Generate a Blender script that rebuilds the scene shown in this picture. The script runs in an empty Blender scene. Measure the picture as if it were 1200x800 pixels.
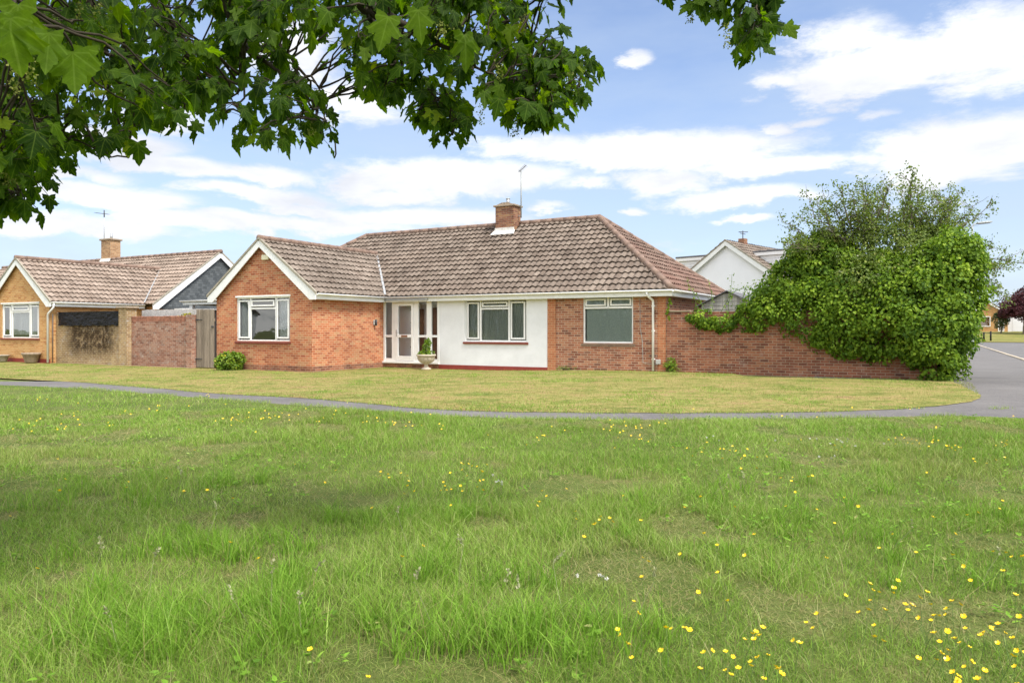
import bpy, math, random
import numpy as np
from mathutils import Vector
R = math.radians
rng = np.random.default_rng(7)
SUN_E, EXPO = 1.75, 1.62
CLOUD_D, CLOUD_L, CLOUD_THIN, SKY_TINT = (1.85, 1.92, 2.10), (2.50, 2.52, 2.56), (1.42, 1.70, 2.08), (0.43, 0.425, 0.465)
random.seed(7)
scene = bpy.context.scene
col = scene.collection

# ------------------------------------------------------------------ camera constants and terrain
F, CX, HY, HC = 870.0, 600.0, 386.0, 1.26
ANG = R(29.3)
CA, SA = math.cos(ANG), math.sin(ANG)
OX, OY = (780 - CX) / F * 22.2, 22.2            # right front corner of the bungalow


def sst(a, b, x):
    t = np.clip((np.asarray(x, float) - a) / (b - a), 0, 1)
    return t * t * (3 - 2 * t)


def w2l(x, y):
    dx, dy = x - OX, y - OY
    return dx * CA - dy * SA, dx * SA + dy * CA


def l2w(lx, ly):
    return OX + lx * CA + ly * SA, OY - lx * SA + ly * CA


def vnoise(x, y, s=1.0, seed=0):
    x = np.asarray(x, float) / s + seed * 17.3
    y = np.asarray(y, float) / s + seed * 9.7
    xi, yi = np.floor(x), np.floor(y)
    fx, fy = x - xi, y - yi
    fx, fy = fx * fx * (3 - 2 * fx), fy * fy * (3 - 2 * fy)

    def h(i, j):
        v = np.sin(i * 127.1 + j * 311.7 + seed * 74.7) * 43758.5453
        return v - np.floor(v)
    return (h(xi, yi) * (1 - fx) + h(xi + 1, yi) * fx) * (1 - fy) + (h(xi, yi + 1) * (1 - fx) + h(xi + 1, yi + 1) * fx) * fy


def zt(x, y):
    lx, ly = w2l(np.asarray(x, float), np.asarray(y, float))
    z = -0.13 * sst(1, 7, -lx) * sst(10.5, 17, y)
    z = z + 0.95 * sst(78, 100, y)
    return z


def G(px, py, h=0.0):
    """ground point seen at a pixel of the photograph"""
    z = 0.0
    for _ in range(8):
        d = F * (HC - z - h) / max(py - HY, 1.0)
        x = (px - CX) / F * d
        z = float(zt(x, d))
    return x, d, z


def PD(px, py, d):
    return Vector(((px - CX) / F * d, d, HC + (HY - py) / F * d))


# ------------------------------------------------------------------ mesh helpers
class MB:
    def __init__(s):
        s.v, s.f, s.sm = [], [], []

    def add(s, vs, fs, smooth=False):
        o = len(s.v)
        s.v += [tuple(p) for p in vs]
        s.f += [tuple(i + o for i in f) for f in fs]
        s.sm += [smooth] * len(fs)

    def quad(s, a, b, c, d):
        s.add([a, b, c, d], [(0, 1, 2, 3)])

    def box(s, x0, x1, y0, y1, z0, z1, bev=0.0):
        if x1 < x0: x0, x1 = x1, x0
        if y1 < y0: y0, y1 = y1, y0
        b = min(bev, (x1 - x0) / 3, (y1 - y0) / 3, (z1 - z0) / 3)
        if b <= 0:
            vs = [(x, y, z) for z in (z0, z1) for x, y in ((x0, y0), (x1, y0), (x1, y1), (x0, y1))]
            s.add(vs, [(3, 2, 1, 0), (4, 5, 6, 7), (0, 1, 5, 4), (1, 2, 6, 5), (2, 3, 7, 6), (3, 0, 4, 7)])
        else:
            rings = []
            for z, i in ((z0, b), (z0 + b, 0), (z1 - b, 0), (z1, b)):
                xa, xb, ya, yb = x0 + i, x1 - i, y0 + i, y1 - i
                c = b if i == 0 else b * 0.3
                rings.append([(xa + c, ya, z), (xb - c, ya, z), (xb, ya + c, z), (xb, yb - c, z), (xb - c, yb, z), (xa + c, yb, z), (xa, yb - c, z), (xa, ya + c, z)])
            vs = sum(rings, [])
            fs = [tuple(range(7, -1, -1)), tuple(range(24, 32))]
            for r in range(3):
                for i in range(8):
                    j = (i + 1) % 8
                    fs.append((r * 8 + i, r * 8 + j, r * 8 + 8 + j, r * 8 + 8 + i))
            s.add(vs, fs)

    def tube(s, pts, rad, n=6, cap=True):
        pts = [Vector(p) for p in pts]
        if not hasattr(rad, '__len__'):
            rad = [rad] * len(pts)
        vs, fs = [], []
        up = None
        for i, p in enumerate(pts):
            t = (pts[min(i + 1, len(pts) - 1)] - pts[max(i - 1, 0)])
            if t.length < 1e-9: t = Vector((0, 0, 1))
            t.normalize()
            if up is None:
                up = t.orthogonal().normalized()
            a = (up - t * up.dot(t))
            a = a.normalized() if a.length > 1e-6 else t.orthogonal().normalized()
            up = a
            b = t.cross(a)
            for k in range(n):
                q = 2 * math.pi * k / n
                vs.append(p + (a * math.cos(q) + b * math.sin(q)) * rad[i])
        for i in range(len(pts) - 1):
            for k in range(n):
                j = (k + 1) % n
                fs.append((i * n + k, i * n + j, i * n + n + j, i * n + n + k))
        if cap:
            fs.append(tuple(range(n - 1, -1, -1)))
            fs.append(tuple((len(pts) - 1) * n + k for k in range(n)))
        s.add(vs, fs, True)

    def lathe(s, prof, cx, cy, n=24, flute=None):
        vs, fs = [], []
        for i, (r, z) in enumerate(prof):
            for k in range(n):
                q = 2 * math.pi * k / n
                rr = r
                if flute and flute[0] <= z <= flute[1]:
                    rr = r * (1 + 0.05 * math.cos(q * 12))
                vs.append((cx + rr * math.cos(q), cy + rr * math.sin(q), z))
        for i in range(len(prof) - 1):
            for k in range(n):
                j = (k + 1) % n
                fs.append((i * n + k, i * n + j, i * n + n + j, i * n + n + k))
        fs.append(tuple((len(prof) - 1) * n + k for k in range(n)))
        s.add(vs, fs, True)

    def prism(s, poly, vec):
        """closed polygon of 3-D points pushed along vec"""
        n = len(poly)
        vec = Vector(vec)
        a = [Vector(p) for p in poly]
        vs = a + [p + vec for p in a]
        fs = [tuple(range(n - 1, -1, -1)), tuple(range(n, 2 * n))]
        for i in range(n):
            j = (i + 1) % n
            fs.append((i, j, n + j, n + i))
        s.add(vs, fs)

    def build(s, name, m, parent=None):
        me = bpy.data.meshes.new(name)
        me.from_pydata(s.v, [], s.f)
        me.polygons.foreach_set('use_smooth', s.sm)
        me.update()
        o = bpy.data.objects.new(name, me)
        col.objects.link(o)
        if m: me.materials.append(m)
        if parent: o.parent = parent
        return o


def raw(name, verts, faces, m, parent=None, fattr=None, smooth=False, pattr=None):
    """fast mesh from arrays: faces is a list of (k,n) index arrays"""
    me = bpy.data.meshes.new(name)
    verts = np.asarray(verts, np.float32).reshape(-1, 3)
    me.vertices.add(len(verts))
    me.vertices.foreach_set('co', verts.ravel())
    idx = np.concatenate([f.ravel() for f in faces]).astype(np.int32)
    tot = np.concatenate([np.full(len(f), f.shape[1], np.int32) for f in faces])
    st = np.concatenate([[0], np.cumsum(tot)[:-1]]).astype(np.int32)
    me.loops.add(len(idx))
    me.loops.foreach_set('vertex_index', idx)
    me.polygons.add(len(tot))
    me.polygons.foreach_set('loop_start', st)
    me.polygons.foreach_set('loop_total', tot)
    me.polygons.foreach_set('use_smooth', np.full(len(tot), smooth))
    for k, a in (fattr or {}).items():
        at = me.attributes.new(k, 'FLOAT', 'FACE')
        at.data.foreach_set('value', np.asarray(a, np.float32))
    for k, a in (pattr or {}).items():
        at = me.attributes.new(k, 'FLOAT_VECTOR', 'POINT')
        at.data.foreach_set('vector', np.asarray(a, np.float32).ravel())
    me.update(calc_edges=True)
    me.validate()
    o = bpy.data.objects.new(name, me)
    col.objects.link(o)
    if m: me.materials.append(m)
    if parent: o.parent = parent
    return o


def tag(o, label=None, cat=None, group=None, kind=None):
    if label: o['label'] = label
    if cat: o['category'] = cat
    if group: o['group'] = group
    if kind: o['kind'] = kind
    return o


def empty(name, loc, rz=0.0):
    o = bpy.data.objects.new(name, None)
    o.empty_display_size = 0.2
    col.objects.link(o)
    o.location = loc
    o.rotation_euler = (0, 0, rz)
    return o


# ------------------------------------------------------------------ node helpers
class NT:
    def __init__(s, tree):
        s.t = tree

    def n(s, typ, ins=None, **kw):
        nd = s.t.nodes.new(typ)
        for k, v in kw.items():
            setattr(nd, k, v)
        for k, v in (ins or {}).items():
            s.set(nd.inputs[k], v)
        return nd

    def set(s, sock, v):
        if isinstance(v, bpy.types.NodeSocket):
            s.t.links.new(v, sock)
        elif v is not None:
            if hasattr(sock.default_value, '__len__') and hasattr(v, '__len__') and len(v) == 3 and len(sock.default_value) == 4:
                v = (*v, 1)
            sock.default_value = v

    def m(s, op, a, b=None, c=None, clamp=False):
        nd = s.t.nodes.new('ShaderNodeMath')
        nd.operation = op
        nd.use_clamp = clamp
        for i, v in enumerate((a, b, c)):
            if v is not None: s.set(nd.inputs[i], v)
        return nd.outputs[0]

    def vm(s, op, a, b=None, out=0):
        nd = s.t.nodes.new('ShaderNodeVectorMath')
        nd.operation = op
        s.set(nd.inputs[0], a)
        if b is not None: s.set(nd.inputs[1], b)
        return nd.outputs[out]

    def mix(s, f, a, b, mode='MIX'):
        nd = s.t.nodes.new('ShaderNodeMix')
        nd.data_type = 'RGBA'
        nd.blend_type = mode
        s.set(nd.inputs[0], f)
        s.set(nd.inputs[6], a)
        s.set(nd.inputs[7], b)
        return nd.outputs[2]

    def ramp(s, f, stops, interp='LINEAR'):
        nd = s.t.nodes.new('ShaderNodeValToRGB')
        cr = nd.color_ramp
        cr.interpolation = interp
        while len(cr.elements) > 1: cr.elements.remove(cr.elements[0])
        for i, (p, c) in enumerate(stops):
            e = cr.elements[0] if i == 0 else cr.elements.new(p)
            e.position = p
            c = (c, c, c) if not hasattr(c, '__len__') else c
            e.color = (*c, 1)
        s.set(nd.inputs[0], f)
        return nd.outputs[0]

    def noise(s, vec, scale, detail=3, rough=0.5, out=0, dist=0.0):
        nd = s.n('ShaderNodeTexNoise', {'Scale': scale, 'Detail': detail, 'Roughness': rough, 'Distortion': dist})
        if vec is not None: s.set(nd.inputs['Vector'], vec)
        return nd.outputs[out]

    def comb(s, x, y, z):
        return s.n('ShaderNodeCombineXYZ', {0: x, 1: y, 2: z}).outputs[0]

    def sep(s, v):
        return s.n('ShaderNodeSeparateXYZ', {0: v}).outputs

    def attr(s, name):
        return s.n('ShaderNodeAttribute', attribute_name=name).outputs['Fac']

    def bump(s, h, strength=0.3, dist=0.02):
        return s.n('ShaderNodeBump', {'Height': h, 'Strength': strength, 'Distance': dist}).outputs[0]


def mat(name):
    m = bpy.data.materials.new(name)
    m.use_nodes = True
    t = m.node_tree
    t.nodes.clear()
    nt = NT(t)
    out = t.nodes.new('ShaderNodeOutputMaterial')
    return m, nt, out


def principled(nt, out, base, rough=0.8, normal=None, spec=0.3, metal=0.0):
    p = nt.n('ShaderNodeBsdfPrincipled', {'Base Color': base, 'Roughness': rough, 'Metallic': metal, 'Specular IOR Level': spec})
    if normal is not None: nt.set(p.inputs['Normal'], normal)
    nt.t.links.new(p.outputs[0], out.inputs[0])
    return p


def objc(nt):
    return nt.n('ShaderNodeTexCoord').outputs['Object']


def plain(name, c, rough=0.6, var=0.12, scale=6.0, spec=0.3, metal=0.0, bump=0.0, bscale=60):
    m, nt, out = mat(name)
    co = objc(nt)
    n1 = nt.noise(co, scale, 5, 0.65)
    f = nt.ramp(n1, [(0.3, 1 - var), (0.7, 1 + var * 0.3)])
    base = nt.mix(1.0, tuple(c), f, 'MULTIPLY')
    nor = None
    if bump:
        nor = nt.bump(nt.noise(co, bscale, 4, 0.6), bump, 0.01)
    principled(nt, out, base, rough, nor, spec, metal)
    return m


def brick_mat(name, ramp, mortar, mort_w=0.011, stain=0.35, grime=None, bw=0.225, bh=0.075, white=0.0):
    m, nt, out = mat(name)
    tc = nt.n('ShaderNodeTexCoord')
    x, y, z = nt.sep(tc.outputs['Object'])
    nx = nt.m('ABSOLUTE', nt.sep(tc.outputs['Normal'])[0])
    side = nt.m('GREATER_THAN', nx, 0.5)
    u = nt.m('ADD', nt.m('MULTIPLY', x, nt.m('SUBTRACT', 1.0, side)), nt.m('MULTIPLY', nt.m('ADD', y, 0.05), side))
    # hand-laid wobble
    wob = nt.noise(tc.outputs['Object'], 3.0, 2)
    zz = nt.m('ADD', z, nt.m('MULTIPLY', nt.m('SUBTRACT', wob, 0.5), 0.02))
    r = nt.m('DIVIDE', nt.m('ADD', zz, 10.0), bh)
    row = nt.m('FLOOR', r)
    par = nt.m('MODULO', row, 2.0)
    cx_ = nt.m('ADD', nt.m('DIVIDE', nt.m('ADD', u, 100.0), bw), nt.m('MULTIPLY', par, 0.5))
    cidx = nt.m('FLOOR', cx_)
    fx, fz = nt.m('FRACT', cx_), nt.m('FRACT', r)
    ex = nt.m('MULTIPLY', nt.m('MINIMUM', fx, nt.m('SUBTRACT', 1.0, fx)), bw)
    ez = nt.m('MULTIPLY', nt.m('MINIMUM', fz, nt.m('SUBTRACT', 1.0, fz)), bh)
    jit = nt.m('MULTIPLY', nt.m('SUBTRACT', nt.noise(tc.outputs['Object'], 45, 3), 0.5), 0.008)
    e = nt.m('ADD', nt.m('MINIMUM', ex, ez), jit)
    mask = nt.n('ShaderNodeMapRange', {0: e, 1: mort_w * 0.35, 2: mort_w * 0.8, 3: 0.0, 4: 1.0}).outputs[0]
    wn = nt.n('ShaderNodeTexWhiteNoise', {'Vector': nt.comb(cidx, row, side)}, noise_dimensions='3D').outputs['Value']
    base = nt.ramp(wn, ramp)
    n2 = nt.noise(tc.outputs['Object'], 28, 4, 0.7)
    base = nt.mix(1.0, base, nt.ramp(n2, [(0.25, 0.72), (0.75, 1.18)]), 'MULTIPLY')
    cm = nt.mix(mask, tuple(mortar), base)
    n3 = nt.noise(tc.outputs['Object'], 0.9, 5, 0.7)
    cm = nt.mix(1.0, cm, nt.ramp(n3, [(0.3, 1 - stain), (0.62, 1.05)]), 'MULTIPLY')
    if white:
        n4 = nt.noise(tc.outputs['Object'], 4.5, 5, 0.75)
        wf = nt.m('MULTIPLY', nt.ramp(n4, [(0.56, 0.0), (0.7, 1.0)]), white)
        cm = nt.mix(wf, cm, (0.42, 0.38, 0.34))
    if grime:
        # (x0, x1, z0, z1, colour): weather stain with run-downs on that stretch of wall
        x0, x1, z0, z1, gc = grime
        gx = nt.m('MULTIPLY', nt.n('ShaderNodeMapRange', {0: x, 1: x0 - .3, 2: x0 + .6}).outputs[0], nt.n('ShaderNodeMapRange', {0: x, 1: x1 + .3, 2: x1 - .6}).outputs[0])
        gz = nt.m('MULTIPLY', nt.n('ShaderNodeMapRange', {0: z, 1: z0 - .1, 2: z0 + .45}).outputs[0], nt.n('ShaderNodeMapRange', {0: z, 1: z1 + .05, 2: z1 - .3}).outputs[0])
        n5 = nt.noise(nt.vm('MULTIPLY', tc.outputs['Object'], (1.3, 1.3, 0.75)), 1.2, 7, 0.8)
        n6 = nt.noise(tc.outputs['Object'], 6, 6, 0.85)
        sf = nt.m('MULTIPLY', nt.m('MULTIPLY', gx, gz), nt.ramp(n5, [(0.36, 0.1), (0.47, 1.0)]))
        sf = nt.m('MULTIPLY', sf, nt.ramp(n6, [(0.36, 0.25), (0.52, 1.0)]))
        cm = nt.mix(sf, cm, nt.mix(1.0, cm, gc, 'MULTIPLY'))
    hgt = nt.m('ADD', mask, nt.m('MULTIPLY', n2, 0.35))
    principled(nt, out, cm, 0.88, nt.bump(hgt, 0.5, 0.006), 0.2)
    return m


def tile_mat(name, dark, mid, light, lichen=0.5, red=0.0):
    m, nt, out = mat(name)
    co = objc(nt)
    r = nt.attr('rnd')
    base = nt.ramp(r, [(0.0, dark), (0.45, mid), (1.0, light)])
    n1 = nt.noise(co, 0.8, 4, 0.6)
    base = nt.mix(1.0, base, nt.ramp(n1, [(0.3, 0.78), (0.7, 1.15)]), 'MULTIPLY')
    n2 = nt.noise(co, 30, 4, 0.7)
    base = nt.mix(1.0, base, nt.ramp(n2, [(0.3, 0.8), (0.7, 1.15)]), 'MULTIPLY')
    n3 = nt.noise(co, 11, 5, 0.75)
    lf = nt.m('MULTIPLY', nt.ramp(n3, [(0.6, 0.0), (0.68, 1.0)]), lichen)
    base = nt.mix(lf, base, (0.40, 0.36, 0.29))
    n4 = nt.noise(co, 5, 5, 0.8)
    base = nt.mix(nt.m('MULTIPLY', nt.ramp(n4, [(0.57, 0.0), (0.70, 1.0)]), 0.75), base, (0.085, 0.07, 0.045))
    if red:
        n5 = nt.noise(co, 0.5, 2)
        base = nt.mix(nt.m('MULTIPLY', nt.ramp(n5, [(0.4, 0.0), (0.65, 1.0)]), red), base, (0.24, 0.10, 0.075))
    principled(nt, out, base, 0.85, nt.bump(nt.noise(co, 90, 3, 0.6), 0.25, 0.004), 0.25)
    return m


def leaf_mat(name, stops, trans=0.35, rough=0.5, tcol=(1.0, 1.25, 0.5), spec=0.35, nscale=0.0, veins=False):
    m, nt, out = mat(name)
    r = nt.attr('rnd')
    base = nt.ramp(r, stops)
    if nscale:
        n = nt.noise(objc(nt), nscale, 3)
        base = nt.mix(1.0, base, nt.ramp(n, [(0.3, 0.75), (0.7, 1.2)]), 'MULTIPLY')
    if veins:
        lx, ly, _ = nt.sep(nt.n('ShaderNodeAttribute', attribute_name='luv').outputs['Vector'])
        ax = nt.m('ABSOLUTE', lx)
        vf = None
        for a in (0.0, 0.80, 1.45):
            d = nt.m('ABSOLUTE', nt.m('SUBTRACT', nt.m('MULTIPLY', ax, math.cos(a)), nt.m('MULTIPLY', ly, math.sin(a))))
            vf = d if vf is None else nt.m('MINIMUM', vf, d)
        # side veins branching off at a steady pitch
        sv = nt.m('ABSOLUTE', nt.m('SUBTRACT', nt.m('FRACT', nt.m('MULTIPLY', nt.m('SUBTRACT', ly, nt.m('MULTIPLY', ax, 0.8)), 5.5)), 0.5))
        k = nt.n('ShaderNodeMapRange', {0: vf, 1: 0.010, 2: 0.030, 3: 0.40, 4: 0.0}).outputs[0]
        k2 = nt.n('ShaderNodeMapRange', {0: sv, 1: 0.02, 2: 0.10, 3: 0.14, 4: 0.0}).outputs[0]
        base = nt.mix(nt.m('MAXIMUM', k, k2), base, (0.16, 0.24, 0.045))
        n_ = nt.noise(objc(nt), 30, 4, 0.7)
        base = nt.mix(1.0, base, nt.ramp(n_, [(0.3, 0.75), (0.7, 1.2)]), 'MULTIPLY')
    p = nt.n('ShaderNodeBsdfPrincipled', {'Base Color': base, 'Roughness': rough, 'Specular IOR Level': spec})
    tr = nt.n('ShaderNodeBsdfTranslucent', {'Color': nt.mix(1.0, base, tcol, 'MULTIPLY')})
    mx = nt.n('ShaderNodeMixShader', {0: trans, 1: p.outputs[0], 2: tr.outputs[0]})
    nt.t.links.new(mx.outputs[0], out.inputs[0])
    return m


def glass_mat(name, tint=(0.82, 0.86, 0.84), refl=2.0):
    m, nt, out = mat(name)
    fr = nt.n('ShaderNodeFresnel', {'IOR': 1.5})
    fac = nt.m('MULTIPLY', fr.outputs[0], refl, clamp=True)
    tr = nt.n('ShaderNodeBsdfTransparent', {'Color': tint})
    gl = nt.n('ShaderNodeBsdfGlossy', {'Color': (0.95, 0.97, 0.97), 'Roughness': 0.015})
    co = objc(nt)
    nt.set(gl.inputs['Normal'], nt.bump(nt.noise(co, 1.7, 2), 0.04, 0.05))
    mx = nt.n('ShaderNodeMixShader', {0: fac, 1: tr.outputs[0], 2: gl.outputs[0]})
    nt.t.links.new(mx.outputs[0], out.inputs[0])
    return m


def net_mat(name, c, dens):
    m, nt, out = mat(name)
    co = objc(nt)
    n = nt.noise(co, 22, 4, 0.7)
    d = nt.n('ShaderNodeBsdfDiffuse', {'Color': c})
    t = nt.n('ShaderNodeBsdfTransparent')
    f = nt.m('ADD', dens, nt.m('MULTIPLY', nt.m('SUBTRACT', n, 0.5), 0.5), clamp=True)
    mx = nt.n('ShaderNodeMixShader', {0: f, 1: t.outputs[0], 2: d.outputs[0]})
    nt.t.links.new(mx.outputs[0], out.inputs[0])
    return m


M = {}
M['brick_orange'] = brick_mat('brick_orange', [(0, (0.30, 0.085, 0.04)), (0.25, (0.43, 0.14, 0.065)), (0.6, (0.51, 0.20, 0.095)), (0.85, (0.45, 0.24, 0.12)), (1, (0.34, 0.09, 0.045))], (0.52, 0.36, 0.24), stain=0.22, white=0.12)
M['brick_red'] = brick_mat('brick_red', [(0, (0.20, 0.07, 0.045)), (0.3, (0.32, 0.12, 0.07)), (0.6, (0.40, 0.165, 0.095)), (0.85, (0.44, 0.21, 0.12)), (1, (0.16, 0.065, 0.05))], (0.46, 0.38, 0.28), stain=0.25, white=0.3)
M['brick_pier'] = brick_mat('brick_pier', [(0, (0.33, 0.12, 0.06)), (0.5, (0.45, 0.18, 0.09)), (1, (0.40, 0.14, 0.065))], (0.44, 0.30, 0.18), stain=0.12)
M['brick_garden'] = brick_mat('brick_garden', [(0, (0.17, 0.06, 0.04)), (0.3, (0.27, 0.10, 0.06)), (0.6, (0.33, 0.125, 0.07)), (0.85, (0.37, 0.155, 0.085)), (1, (0.14, 0.055, 0.04))], (0.36, 0.28, 0.20), stain=0.4, white=0.25)
M['brick_old'] = brick_mat('brick_old', [(0, (0.20, 0.085, 0.06)), (0.35, (0.31, 0.14, 0.095)), (0.7, (0.37, 0.21, 0.15)), (1, (0.26, 0.15, 0.12))], (0.38, 0.31, 0.25), stain=0.25, white=0.6)
M['brick_yellow'] = brick_mat('brick_yellow', [(0, (0.46, 0.22, 0.075)), (0.4, (0.55, 0.30, 0.115)), (0.8, (0.58, 0.34, 0.14)), (1, (0.42, 0.17, 0.06))], (0.52, 0.38, 0.22), stain=0.14)
M['brick_stained'] = brick_mat('brick_stained', [(0, (0.28, 0.17, 0.08)), (0.5, (0.42, 0.29, 0.14)), (1, (0.34, 0.21, 0.10))], (0.52, 0.46, 0.36), stain=0.4, white=0.8, grime=(-1.6, 1.8, 0.1, 1.75, (0.13, 0.11, 0.09)))
M['brick_chimney'] = brick_mat('brick_chimney', [(0, (0.15, 0.065, 0.045)), (0.5, (0.28, 0.12, 0.075)), (1, (0.36, 0.20, 0.10))], (0.28, 0.22, 0.16), stain=0.35)
M['brick_chimney_pale'] = brick_mat('brick_chimney_pale', [(0, (0.30, 0.16, 0.08)), (0.5, (0.42, 0.25, 0.13)), (1, (0.48, 0.30, 0.16))], (0.40, 0.32, 0.24), stain=0.2)
M['tiles'] = tile_mat('tiles', (0.115, 0.086, 0.067), (0.168, 0.131, 0.105), (0.228, 0.184, 0.150), 0.5)
M['tiles_wing'] = tile_mat('tiles_wing', (0.135, 0.104, 0.083), (0.19, 0.152, 0.124), (0.25, 0.205, 0.17), 0.6)
M['tiles_hip'] = tile_mat('tiles_hip', (0.12, 0.078, 0.06), (0.165, 0.112, 0.088), (0.21, 0.15, 0.118), 0.4, red=0.3)
M['tiles_pale'] = tile_mat('tiles_pale', (0.20, 0.15, 0.118), (0.265, 0.205, 0.165), (0.33, 0.262, 0.215), 0.5)
M['ridge'] = plain('ridge_tile', (0.24, 0.165, 0.13), 0.85, 0.35, 5, 0.2, bump=0.3)
M['white'] = plain('white_upvc', (0.80, 0.80, 0.79), 0.35, 0.05, 3, 0.4)
M['white_wood'] = plain('white_board', (0.76, 0.77, 0.77), 0.5, 0.10, 4, 0.3)
M['soffit'] = plain('cream_soffit', (0.66, 0.62, 0.50), 0.6, 0.10, 4)
M['render'] = plain('white_render', (0.73, 0.74, 0.76), 0.85, 0.10, 1.6, 0.2, bump=0.5, bscale=45)
M['white_paint'] = plain('white_masonry_paint', (0.78, 0.79, 0.84), 0.85, 0.04, 2, 0.2, bump=0.3, bscale=45)
M['plinth'] = plain('red_plinth', (0.26, 0.045, 0.035), 0.6, 0.25, 5, bump=0.2)
M['sill_red'] = plain('red_sill', (0.20, 0.05, 0.035), 0.6, 0.25, 5)
M['sill_brown'] = plain('brown_sill', (0.20, 0.14, 0.10), 0.8, 0.25, 8)
M['lead'] = plain('lead', (0.38, 0.39, 0.40), 0.55, 0.3, 9, 0.4)
M['mortar'] = plain('mortar', (0.34, 0.31, 0.25), 0.95, 0.35, 9, bump=0.4)
M['flash_white'] = plain('painted_flashing', (0.66, 0.64, 0.60), 0.8, 0.35, 8)
M['stone'] = plain('stone', (0.50, 0.44, 0.35), 0.85, 0.25, 12, bump=0.3)
M['stone_dirty'] = plain('weathered_stone', (0.33, 0.26, 0.19), 0.9, 0.4, 10, bump=0.4)
M['zinc'] = plain('galvanised', (0.45, 0.46, 0.47), 0.45, 0.2, 20, 0.5, 0.6)
M['dark_metal'] = plain('dark_metal', (0.06, 0.06, 0.065), 0.5, 0.2, 8)
M['lamp_grey'] = plain('lamp_grey', (0.34, 0.36, 0.36), 0.5, 0.15, 8)
M['dark_slate'] = None
M['porch_wall'] = plain('porch_plaster', (0.86, 0.87, 0.88), 0.9, 0.06, 2)
M['plaster'] = plain('room_plaster', (0.60, 0.59, 0.56), 0.9, 0.06, 2)
M['dark_wood'] = plain('dark_wood', (0.085, 0.045, 0.03), 0.5, 0.3, 6)
M['black'] = plain('black_board', (0.02, 0.02, 0.022), 0.6, 0.2, 6)
M['brass'] = plain('letter_plate', (0.28, 0.16, 0.11), 0.4, 0.2, 10, 0.5, 0.4)
M['cream_box'] = plain('cream_box', (0.72, 0.68, 0.50), 0.5, 0.08, 6)
M['grey_box'] = plain('grey_box', (0.42, 0.42, 0.40), 0.6, 0.1, 6)
M['pot'] = plain('stone_pot', (0.36, 0.31, 0.24), 0.9, 0.3, 12, bump=0.3)
M['bark'] = plain('bark', (0.075, 0.055, 0.04), 0.9, 0.4, 18, 0.2, bump=0.5)
M['bark_grey'] = plain('bark_grey', (0.17, 0.145, 0.11), 0.9, 0.35, 18, 0.2, bump=0.4)
M['twig'] = plain('twig', (0.045, 0.036, 0.024), 0.85, 0.3, 20, 0.2)
M['stem_green'] = plain('stem_green', (0.10, 0.17, 0.04), 0.7, 0.2, 20)
M['fence_white'] = plain('pale_fence', (0.52, 0.50, 0.48), 0.85, 0.3, 9)
M['garage'] = plain('garage_white', (0.62, 0.63, 0.66), 0.7, 0.08, 3)
M['lavender'] = plain('doormat', (0.1, 0.1, 0.1), 0.9)
M['glass'] = glass_mat('glass', refl=2.1)
M['glass_porch'] = glass_mat('glass_porch', (0.97, 0.97, 0.97), 1.7)
M['net'] = net_mat('net_curtain', (0.78, 0.80, 0.86), 0.72)
M['curtain'] = plain('curtain', (0.34, 0.36, 0.34), 0.9, 0.2, 5)
M['blind'] = net_mat('blind', (0.55, 0.58, 0.54), 0.6)
M['lace'] = net_mat('lace', (0.62, 0.68, 0.65), 0.72)


def wood_mat(name, c):
    m, nt, out = mat(name)
    co = objc(nt)
    n = nt.noise(nt.vm('MULTIPLY', co, (30, 30, 1.6)), 1.0, 5, 0.7)
    n2 = nt.noise(nt.vm('MULTIPLY', co, (9, 9, 0.2)), 1.0, 1, 0.5)
    b = nt.mix(1.0, tuple(c), nt.ramp(n, [(0.3, 0.6), (0.7, 1.2)]), 'MULTIPLY')
    b = nt.mix(1.0, b, nt.ramp(n2, [(0.35, 0.72), (0.65, 1.15)]), 'MULTIPLY')
    principled(nt, out, b, 0.9, nt.bump(n, 0.4, 0.005), 0.15)
    return m


M['old_wood'] = wood_mat('old_wood', (0.26, 0.215, 0.17))
M['shed_wood'] = wood_mat('shed_wood', (0.52, 0.50, 0.44))
M['felt'] = plain('roof_felt', (0.15, 0.15, 0.16), 0.95, 0.3, 15, bump=0.4)


def slate_mat():
    m, nt, out = mat('hung_tile')
    tc = nt.n('ShaderNodeTexCoord')
    x, y, z = nt.sep(tc.outputs['Object'])
    r = nt.m('DIVIDE', nt.m('ADD', z, 10.0), 0.115)
    row = nt.m('FLOOR', r)
    c = nt.m('ADD', nt.m('DIVIDE', nt.m('ADD', y, 100.0), 0.19), nt.m('MULTIPLY', nt.m('MODULO', row, 2.0), 0.5))
    fx, fz = nt.m('FRACT', c), nt.m('FRACT', r)
    wn = nt.n('ShaderNodeTexWhiteNoise', {'Vector': nt.comb(nt.m('FLOOR', c), row, 0.0)}, noise_dimensions='3D').outputs['Value']
    base = nt.ramp(wn, [(0, (0.045, 0.052, 0.055)), (1, (0.085, 0.094, 0.098))])
    # each tile is tilted out at its lower edge
    hgt = nt.m('SUBTRACT', 1.0, fz)
    gap = nt.m('GREATER_THAN', nt.m('ABSOLUTE', nt.m('SUBTRACT', fx, 0.5)), 0.46)
    hgt = nt.m('SUBTRACT', hgt, nt.m('MULTIPLY', gap, 0.5))
    principled(nt, out, base, 0.6, nt.bump(hgt, 1.0, 0.03), 0.35)
    return m


M['dark_slate'] = slate_mat()


def tarp_mat():
    m, nt, out = mat('black_tarpaulin')
    co = objc(nt)
    n = nt.noise(nt.vm('MULTIPLY', co, (1.0, 1.0, 2.2)), 3.2, 4, 0.55, dist=1.4)
    principled(nt, out, (0.010, 0.010, 0.013), 0.36, nt.bump(n, 0.8, 0.12), 0.12)
    return m


M['tarp'] = tarp_mat()


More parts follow.
